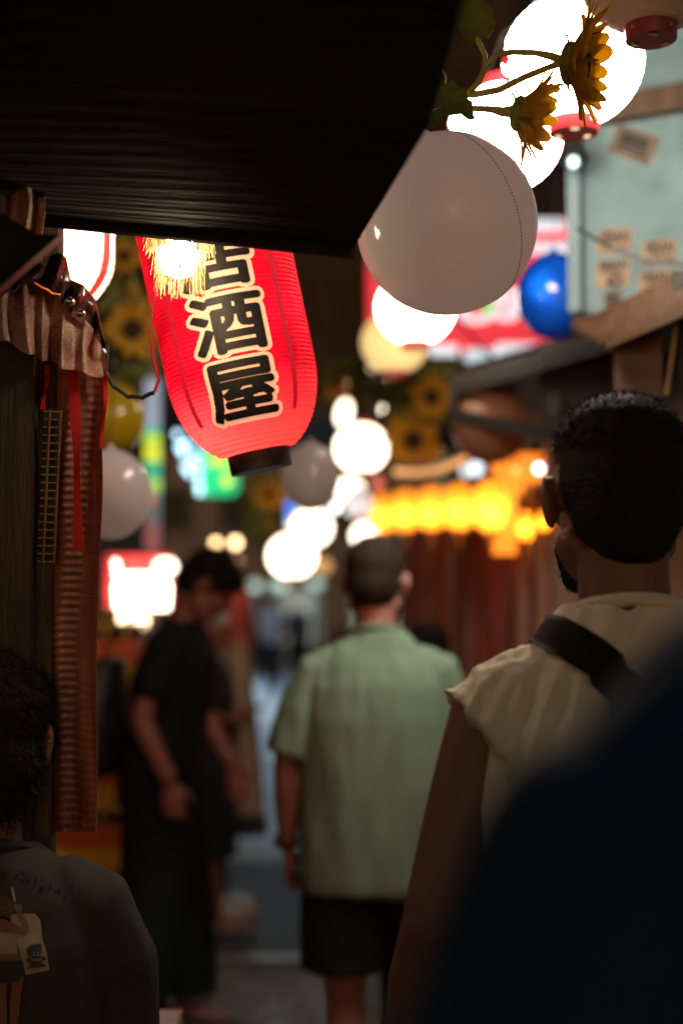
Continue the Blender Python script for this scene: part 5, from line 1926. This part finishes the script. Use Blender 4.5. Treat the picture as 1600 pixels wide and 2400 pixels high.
def strap_on(bvh, path, w, name, m, parent, lift=0.006):
    rows = []
    for p in path:
        loc, nr, i, dd = bvh.find_nearest(Vector(p))
        rows.append((loc, nr))
    # densify
    for _ in range(2):
        rows = [rows[0]] + [((rows[i - 1][0] + rows[i][0] * 2 + rows[i + 1][0]) / 4, rows[i][1]) for i in range(1, len(rows) - 1)] + [rows[-1]]
    dense = []
    for (a, na), (b, nb_) in zip(rows[:-1], rows[1:]):
        for k in range(6):
            q = a.lerp(b, k / 6)
            loc, nr, i, dd = bvh.find_nearest(q)
            dense.append((loc, nr))
    dense.append(rows[-1])
    for _ in range(4):
        dense = [dense[0]] + [((dense[i - 1][0] + dense[i][0] * 2 + dense[i + 1][0]) / 4, (dense[i - 1][1] + dense[i][1] * 2 + dense[i + 1][1]).normalized()) for i in range(1, len(dense) - 1)] + [dense[-1]]
    mbx = MB()
    vs = []
    for i, (p, n_) in enumerate(dense):
        tg = (dense[min(i + 1, len(dense) - 1)][0] - dense[max(i - 1, 0)][0]).normalized()
        sd = tg.cross(n_).normalized()
        for u in (-1, -0.5, 0, 0.5, 1):
            q = p + sd * u * w / 2
            l2, n2, _, _ = bvh.find_nearest(q)
            q = q.lerp(l2, 0.35)
            l2, n2, _, _ = bvh.find_nearest(q)
            dd = (q - l2).dot(n2)
            if dd < lift:
                q = q + n2 * (lift - dd)
            vs.append(q)
    nn = len(dense)
    fs = [(i * 5 + k, i * 5 + k + 1, (i + 1) * 5 + k + 1, (i + 1) * 5 + k) for i in range(nn - 1) for k in range(4)]
    top_ = len(vs)
    for i, (p, n_) in enumerate(dense):
        for k in range(5):
            vs.append(Vector(vs[i * 5 + k]) + n_ * 0.0025)
    fs += [(top_ + a, top_ + d_, top_ + c_, top_ + b_) for a, b_, c_, d_ in fs[:]]
    for i in range(nn - 1):
        for k in (0, 4):
            fs.append((i * 5 + k, (i + 1) * 5 + k, top_ + (i + 1) * 5 + k, top_ + i * 5 + k))
    mbx.add(vs, fs)
    return mbx.build(name, m, parent, angle=None)


s_ = ci['s']
strap_on(bvh, [(x * s_, y * s_, z * s_) for x, y, z in ((0.02, 0.16, 1.25), (-0.055, 0.10, 1.40), (-0.075, 0.0, 1.47), (-0.06, -0.09, 1.42), (-0.005, -0.16, 1.33), (0.06, -0.16, 1.22), (0.12, -0.15, 1.10), (0.18, -0.10, 0.98))], 0.046, 'strap', strap_m, bag)
MB().loft([(0.80, 0.25, -0.02, 0.035, 0.11), (0.83, 0.25, -0.02, 0.05, 0.13), (0.97, 0.25, -0.02, 0.05, 0.13), (1.0, 0.25, -0.02, 0.03, 0.11)], e=4).build('pouch', strap_m, bag)

# ---- man in green
green_cloth = cloth('sage_cotton', (0.135, 0.145, 0.095), 0.08, 0.06)
gtee = dict(torso=[(0.79, 0, 0, 0.206, 0.150), (0.82, 0, 0, 0.210, 0.152), (0.95, 0, 0, 0.208, 0.150), (1.10, 0, 0, 0.205, 0.146), (1.24, 0, 0, 0.202, 0.142), (1.33, 0, -0.004, 0.190, 0.128), (1.39, 0, -0.008, 0.158, 0.106), (1.437, 0, -0.012, 0.112, 0.082), (1.478, 0, -0.014, 0.068, 0.064)],
            sleeve=([(0.105, -0.008, 1.378), (0, 0, 0), (0, 0, 0)], (0.062, 0.068, 0.064)), reach=0.95, flare=0.0, m=green_cloth, fsc=(11, 11, 2.4))
hair_g = dict(ell=[((0, -0.018, 0.046), (0.0805, 0.097, 0.083)), ((0, -0.042, 0.002), (0.0725, 0.074, 0.082))], m=hair_br, n=3000, len=0.009, w=0.0006, rnd=0.3, zmin=-0.03, rough=0.0015)
gm, gi = person('man in an oversized sage green T-shirt and black shorts walking away', (0.092, 3.76, 0), 0, 1.672, skin_a, gtee,
                dict(name='shorts', m=black_cloth, reach=0.74, r0=0.116, r1=0.118), hair_g, head=(-14, -3, 0), sh_z=1.365, vox=0.007, fold_amp=0.006, seed=6,
                shoes=('shoe', mat('grey_shoe', (0.12, 0.12, 0.12), 0.6)), arms={-1: dict(elbow=(-0.238, -0.02, 1.13), wrist=(-0.240, 0.03, 0.895), f=(0.1, 0.15, -1), curl=0.75), 1: dict(elbow=(0.235, 0.02, 1.13), wrist=(0.20, 0.20, 0.98), f=(0, 0.8, -0.4))},
                leg_pose={-1: dict(knee=(-0.085, 0.0, 0.48), ankle=(-0.075, -0.05, 0.09)), 1: dict(knee=(0.10, 0.12, 0.50), ankle=(0.10, 0.14, 0.09))})
a = gi['arms'][-1]
ax = (a['W'] - a['E']).normalized()
wt = thing('wrist_watch', wm(gm) @ a['W'], 'black watch on the wrist of the man in green', 'watch')
M = basis(ax)
wp = a['W'] - ax * 0.012
cyl = MB()
pts = [wp + M @ Vector((0.0285 * math.cos(q), 0.0285 * math.sin(q), 0)) for q in np.linspace(0, 2 * PI, 25)]
cyl.tube(pts, 0.0055, 8, caps='flat')
cyl.v = [tuple(wm(gm) @ Vector(v)) for v in cyl.v]
cyl.build('band', strap_m, wt, world=True)
fc = MB().box(wp + Vector((-0.031, 0, 0)), (0.008, 0.032, 0.032))
fc.v = [tuple(wm(gm) @ Vector(v)) for v in fc.v]
fc.build('case', strap_m, wt, world=True)

# ---- man in black with a bag, looking down
hair_b = dict(ell=[((0, -0.016, 0.050), (0.086, 0.104, 0.086)), ((0, -0.048, 0.000), (0.074, 0.074, 0.085)), ((0, 0.05, 0.070), (0.062, 0.045, 0.034))], m=hair_m, n=2500, len=0.02, w=0.0008, rnd=0.4, zmin=-0.03, rough=0.004)
btee = dict(TEE, m=black_cloth, reach=0.72)
km, ki = person('dark-haired man in black T-shirt and wide black trousers looking down', (-0.650, 5.15, 0), -100, 1.71, skin_a, btee,
                dict(name='trousers', m=black_trousers, reach=1.93, r0=0.110, r1=0.122), hair_b, head=(6, -40, 0), head_off=(0, 0.045, -0.015), vox=0.008, fold_amp=0.006, seed=8,
                lean=R_(11), shoes=('sandal', black_m),
                arms={1: dict(elbow=(0.235, -0.03, 1.12), wrist=(0.215, 0.10, 0.90), f=(-0.05, 0.15, -1), curl=0.6), -1: dict(elbow=(-0.23, 0.05, 1.12), wrist=(-0.19, 0.22, 0.92), f=(0.1, 0.3, -1))},
                leg_pose={1: dict(knee=(0.12, 0.02, 0.48), ankle=(0.13, -0.06, 0.085)), -1: dict(knee=(-0.10, 0.06, 0.48), ankle=(-0.10, 0.06, 0.085))})
bp = thing('tote_bag', wm(km) @ Vector((0.05, -0.22, 0.95)), 'black slouchy bag hanging behind the man in black', 'bag', rz=R_(-100))
bb = MB().loft([(-0.06, 0, 0, 0.10, 0.04), (-0.02, 0, 0, 0.15, 0.075), (0.10, 0, 0.01, 0.15, 0.085), (0.24, 0, 0.02, 0.13, 0.07), (0.36, 0, 0.05, 0.10, 0.04)], e=2.6)
q1, q2, q3 = remesh(bb, 0.010, 4)
MB().add(folds(q1, q2, 0.006, (7, 7, 4), 3), q3).build('pouch', mat('black_nylon', (0.014, 0.013, 0.013), 0.5, var=0.2), bp, angle=None)
MB().tube([(0.10, 0.04, 0.32), (0.12, 0.10, 0.46), (0.11, 0.20, 0.53), (0.10, 0.30, 0.47), (0.10, 0.34, 0.36)], 0.012, 8, flat=0.4).build('strap', strap_m, bp)
w3 = ki['arms'][1]
br = thing('bracelet', wm(km) @ w3['W'], 'thin dark bracelet on the wrist of the man in black', 'bracelet')
M = basis((w3['W'] - w3['E']).normalized())
rb = MB().tube([wm(km) @ (w3['W'] + M @ Vector((0.028 * math.cos(q), 0.028 * math.sin(q), 0))) for q in np.linspace(0, 2 * PI, 21)], 0.004, 6, caps='flat')
rb.build('band', strap_m, br, world=True)

# ---- older person behind him
otee = dict(TEE, m=cloth('charcoal_cotton', (0.030, 0.031, 0.036)), reach=0.78)
hair_o = dict(ell=[((0, -0.02, 0.044), (0.086, 0.100, 0.086)), ((0, -0.045, -0.02), (0.082, 0.078, 0.10))], m=hair_gr, n=0, rough=0.003)
pm, pi_ = person('grey-haired person in charcoal shirt and long shorts behind the man in black', (XW(492, 6.75), 6.75, 0), -75, 1.50, skin_a, otee,
                 dict(name='shorts', m=cloth('dark_shorts', (0.02, 0.021, 0.026)), reach=1.2, r0=0.12, r1=0.12), hair_o, head=(0, -18, 0), vox=0.011, seed=12, fold_amp=0.005,
                 shoes=('sandal', mat('pale_sandal', (0.45, 0.45, 0.42), 0.6)),
                 arms={1: dict(elbow=(0.22, -0.06, 1.13), wrist=(0.12, 0.12, 1.12), f=(-0.7, 0.6, 0.1), pn=(-0.2, 0, 1), th=(1, 0, 0), curl=0.5), -1: dict(elbow=(-0.22, -0.06, 1.13), wrist=(-0.10, 0.12, 1.10), f=(0.7, 0.6, 0.1), pn=(0, 0, 1), th=(-1, 0, 0))},
                 leg_pose={1: dict(ankle=(0.10, 0.02, 0.085)), -1: dict(ankle=(-0.10, 0.06, 0.085))})
ph = thing('phone', wm(pm) @ Vector((0.02, 0.19, 1.0)), 'black phone held by the grey-haired person', 'phone', rz=R_(-75))
MB().box((0, 0, 0), (0.075, 0.15, 0.009), Matrix.Rotation(R_(25), 3, 'X')).build('case', black_m, ph, smooth=False)
MB().box((0, -0.003, 0.0062), (0.066, 0.138, 0.002), Matrix.Rotation(R_(25), 3, 'X')).build('screen', mat('phone_glass', (0.02, 0.02, 0.025), 0.1), ph, smooth=False)

# ---- seated person at the table
brown_cloth = cloth('brown_black_cotton', (0.036, 0.028, 0.025), 0.08, 0.08)
stee = dict(TEE, torso=[(0.86, 0, 0, 0.185, 0.150), (0.95, 0, -0.005, 0.190, 0.150), (1.10, 0, -0.012, 0.186, 0.142), (1.24, 0, -0.014, 0.188, 0.138), (1.34, 0, -0.014, 0.178, 0.126), (1.400, 0, -0.014, 0.148, 0.104), (1.442, 0, -0.016, 0.108, 0.082), (1.466, 0, -0.016, 0.068, 0.064)],
            sleeve=([(0.095, -0.008, 1.396), (0.146, -0.008, 1.376), (0.172, 0.0, 1.305), (0.176, 0.01, 1.195)], (0.058, 0.066, 0.068, 0.068)), smooth=12, follow=False, m=brown_cloth, fsc=(10, 10, 2.6))
hair_s = dict(ell=[((0, -0.020, 0.040), (0.090, 0.106, 0.090)), ((0, -0.044, -0.03), (0.084, 0.082, 0.085)), ((0, -0.05, -0.07), (0.070, 0.06, 0.05))], m=hair_m, n=5000, len=0.026, w=0.0005, flow=(0, 0, -0.5), rnd=0.3, zmin=-0.12, rough=0.003)
sm_, si = person('dark-haired person seated at the table in a dark brown printed T-shirt', (-0.493, 2.0, 0), 0, 1.70, skin_b, stee,
                 dict(name='trousers', m=black_trousers, reach=1.9, r0=0.10, r1=0.08), hair_s, head=(-4, -8, 0), drop=-0.280, sh_z=1.368, vox=0.006, fold_amp=0.004, seed=15, group='people sitting',
                 shoes=('shoe', black_m),
                 arms={-1: dict(elbow=(-0.20, 0.06, 1.13), wrist=(-0.12, 0.30, 1.06), f=(0.3, 1, 0), pn=(0, 0, -1), th=(1, 0, 0), curl=0.3), 1: dict(elbow=(0.185, 0.06, 1.13), wrist=(0.10, 0.30, 1.06), f=(-0.3, 1, 0), pn=(0, 0, -1), th=(-1, 0, 0), curl=0.3)},
                 leg_pose={-1: dict(knee=(-0.11, 0.42, 0.53), ankle=(-0.12, 0.36, 0.085)), 1: dict(knee=(0.11, 0.42, 0.53), ankle=(0.12, 0.36, 0.085))})
# the printed back of that T-shirt
sbvh = BVHTree.FromPolygons([Vector(v) for v in si['shirt'][0]], si['shirt'][2])
ISM = wm(sm_).inverted()
YREF = (ISM @ P(60, 2200, 1.855)).y
CLOC = ISM @ CAMP


def print_px(px, py):
    """bearing on the photo -> local (x, z) on the back at the depth of the shirt"""
    q = ISM @ P(px, py, 1.855)
    return q.x, q.z


def on_back(vs2, fs, eps, name, m):
    vs, fs = dice([(x, z, 0) for x, z in vs2], fs, 0.005)
    out = []
    for x, z, _ in vs:
        dr = (Vector((x, YREF, z)) - CLOC).normalized()
        hit, n_, i, dd = sbvh.ray_cast(CLOC, dr)
        if hit is None:
            hit = Vector((x, YREF, z))
        out.append(tuple(hit - dr * (0.0045 + eps)))
    MB().add(out, fs).build(name, m, sm_, angle=None)


def poly_print(pts, eps, name, m):
    on_back([print_px(*p) for p in pts], [tuple(range(len(pts)))], eps, name, m)


ink_p = mat('print_black', (0.010, 0.009, 0.008), 0.8)
pr_pap = mat('print_cream', (0.22, 0.19, 0.13), 0.8, var=0.2, scale=60)
pr_skin = mat('print_tan', (0.13, 0.06, 0.035), 0.8, var=0.15, scale=60)
pr_white = mat('print_white', (0.20, 0.20, 0.16), 0.8, var=0.2, scale=60)
pr_navy = mat('print_navy', (0.015, 0.016, 0.022), 0.8)
pr_hair = mat('print_brown', (0.06, 0.028, 0.016), 0.8, var=0.4, scale=90)
pr_wine = mat('print_wine', (0.07, 0.015, 0.02), 0.8)
poly_print([(22, 2142), (82, 2142), (95, 2158), (100, 2200), (110, 2230), (118, 2272), (62, 2284), (50, 2240), (36, 2196)], 0.0, 'print_paper', pr_pap)
poly_print([(-40, 2172), (30, 2180), (36, 2196), (46, 2236), (-40, 2240)], 0.0004, 'print_tank', pr_white)
poly_print([(-40, 2236), (48, 2234), (52, 2250), (-40, 2254)], 0.0006, 'print_waist', pr_skin)
poly_print([(-40, 2252), (54, 2250), (62, 2282), (40, 2300), (24, 2304), (-40, 2300)], 0.0007, 'print_shorts', pr_navy)
poly_print([(-20, 2300), (20, 2302), (18, 2330), (22, 2420), (-20, 2420)], 0.0003, 'print_leg', pr_skin)
poly_print([(30, 2300), (58, 2286), (52, 2330), (44, 2420), (24, 2420)], 0.0003, 'print_leg', pr_skin)
poly_print([(-40, 2150), (10, 2155), (50, 2172), (68, 2182), (62, 2190), (40, 2188), (-40, 2182)], 0.0010, 'print_arm', pr_skin)
poly_print([(58, 2186), (69, 2180), (66, 2165), (48, 2136), (40, 2140), (52, 2165)], 0.0011, 'print_arm', pr_skin)
poly_print([(34, 2118), (50, 2122), (52, 2134), (44, 2142), (34, 2134)], 0.0012, 'print_hand', pr_skin)
poly_print([(-40, 2095), (15, 2100), (34, 2116), (36, 2136), (22, 2152), (10, 2146), (-40, 2156)], 0.0009, 'print_hair', pr_hair)
poly_print([(25, 2082), (30, 2081), (37, 2112), (32, 2116)], 0.0005, 'print_stick', pr_pap)
poly_print([(64, 2222), (72, 2214), (98, 2211), (100, 2236), (68, 2240), (64, 2234)], 0.0010, 'print_emblem', pr_navy)
for xx in (80, 88, 95):
    poly_print([(xx, 2229), (xx + 2.5, 2229), (xx + 2.5, 2240), (xx, 2240)], 0.0014, 'print_emblem_bar', pr_pap)
poly_print([(86 + 23 * math.cos(q), 2248 - 9 * math.sin(q) - 0.10 * 23 * math.cos(q)) for q in np.linspace(0, 2 * PI, 20, endpoint=False)], 0.0013, 'print_oval', pr_navy)
poly_print([(66, 2270), (74, 2258), (100, 2256), (112, 2264)], 0.0010, 'print_emblem', pr_wine)


def back_text(body, px, py, hpx, rot, eps, m, name='print_lettering', bold=0.0):
    x0, z0 = print_px(px, py)
    vs, fs = text_mesh(body, hpx / F * 1.855 * 1.4, bold)
    c, s2 = math.cos(R_(rot)), math.sin(R_(rot))
    on_back([(x0 + x * c - y * s2, z0 + x * s2 + y * c) for x, y, _ in vs], fs, eps, name, m)


back_text('Smoll', 86, 2248, 9, 6, 0.0022, pr_pap)
for ch, x, y, r in (('n', 6, 2050, 6), ('O', 53, 2049, -2), ('r', 74, 2054, -6), ('i', 89, 2058, -10), ('g', 106, 2065, -14), ('i', 124, 2070, -18), ('n', 142, 2077, -22), ('a', 163, 2085, -26), ('l', 182, 2094, -30)):
    back_text(ch, x, y, 24 if ch == 'O' else 22, r, 0.0, ink_p, bold=0.0006)

# ---- person close to the lens
navy_cloth = cloth('navy_cotton', (0.006, 0.022, 0.055), 0.08, 0.08)
person('person in a dark navy T-shirt close by, only the blurred shoulder showing', (0.277, 0.66, 0), 12, 1.815, skin_b,
       dict(TEE, m=navy_cloth, smooth=18, sleeve=([(0.085, -0.008, 1.330), (0, 0, 0), (0, 0, 0)], (0.056, 0.064, 0.066)),
            torso=[(0.80, 0, 0, 0.195, 0.140), (0.95, 0, 0, 0.195, 0.138), (1.10, 0, 0, 0.190, 0.132), (1.22, 0, 0, 0.190, 0.132), (1.32, 0, -0.004, 0.180, 0.126), (1.37, 0, -0.008, 0.158, 0.112), (1.405, 0, -0.010, 0.126, 0.096), (1.437, 0, -0.012, 0.092, 0.078), (1.472, 0, -0.014, 0.066, 0.062)]),
       dict(name='trousers', m=black_trousers, reach=1.9, r0=0.10, r1=0.085), dict(ell=SHORT_HAIR, m=hair_m, n=0), vox=0.010, seed=20, sh_z=1.315, fold_amp=0.006,
       shoes=('shoe', black_m), arms={-1: dict(elbow=(-0.245, -0.03, 1.08), wrist=(-0.25, 0.08, 0.86))})

# ---- others farther on
person('dark-haired person in black just past the man in green', (XW(1000, 4.75), 4.75, 0), 0, 1.44, skin_a, dict(TEE, m=black_cloth),
       dict(name='trousers', m=black_trousers, reach=1.9, r0=0.10, r1=0.085), dict(ell=[((0, -0.02, 0.044), (0.088, 0.102, 0.086)), ((0, -0.045, -0.03), (0.084, 0.078, 0.11))], m=hair_m, n=0), vox=0.013, seed=21, shoes=('shoe', black_m))
hb_ = thing('handbag', (XW(1052, 4.5), 4.5, 0.92), 'dark blue handbag beside the hip of the man in green', 'bag')
q1, q2, q3 = remesh(MB().loft([(-0.14, 0, 0, 0.05, 0.10), (-0.10, 0, 0, 0.065, 0.13), (0.08, 0, 0, 0.05, 0.12), (0.14, 0, 0, 0.03, 0.10)], e=4), 0.012, 3)
MB().add(q1, q3).build('pouch', mat('navy_leather', (0.02, 0.024, 0.04), 0.35), hb_, angle=None)
MB().tube([(0, -0.08, 0.13), (0, -0.05, 0.30), (0, 0.05, 0.30), (0, 0.08, 0.13)], 0.008, 8).build('strap', black_m, hb_)
person('child far down the road, head just left of the green shoulder', (XW(797, 14.5), 14.5, 0), 20, 1.27, skin_a, dict(TEE, m=cloth('grey_cotton', (0.12, 0.11, 0.12))),
       dict(name='shorts', m=black_cloth, reach=0.9, r0=0.11, r1=0.11), dict(ell=SHORT_HAIR, m=hair_m, n=0), vox=0.014, seed=22, shoes=('shoe', black_m), hands=False)
for px, d, hh, rz, lab, colr in ((640, 27, 1.70, 10, 'far pedestrian in grey near the middle globe lamp', (0.10, 0.10, 0.11)), (700, 29, 1.66, 170, 'far pedestrian in dark clothes between two globe lamps', (0.03, 0.03, 0.035)), (610, 32, 1.72, 200, 'far pedestrian in brown beside the first globe lamp', (0.09, 0.06, 0.05))):
    person(lab, (XW(px, d), d, 0), rz, hh, skin_a, dict(TEE, m=cloth('far_cotton_%d' % px, colr)), dict(name='trousers', m=black_trousers, reach=1.9, r0=0.10, r1=0.085),
           dict(ell=SHORT_HAIR, m=hair_m, n=0), vox=0.018, seed=px, shoes=('shoe', black_m), hands=False, group='far pedestrians')
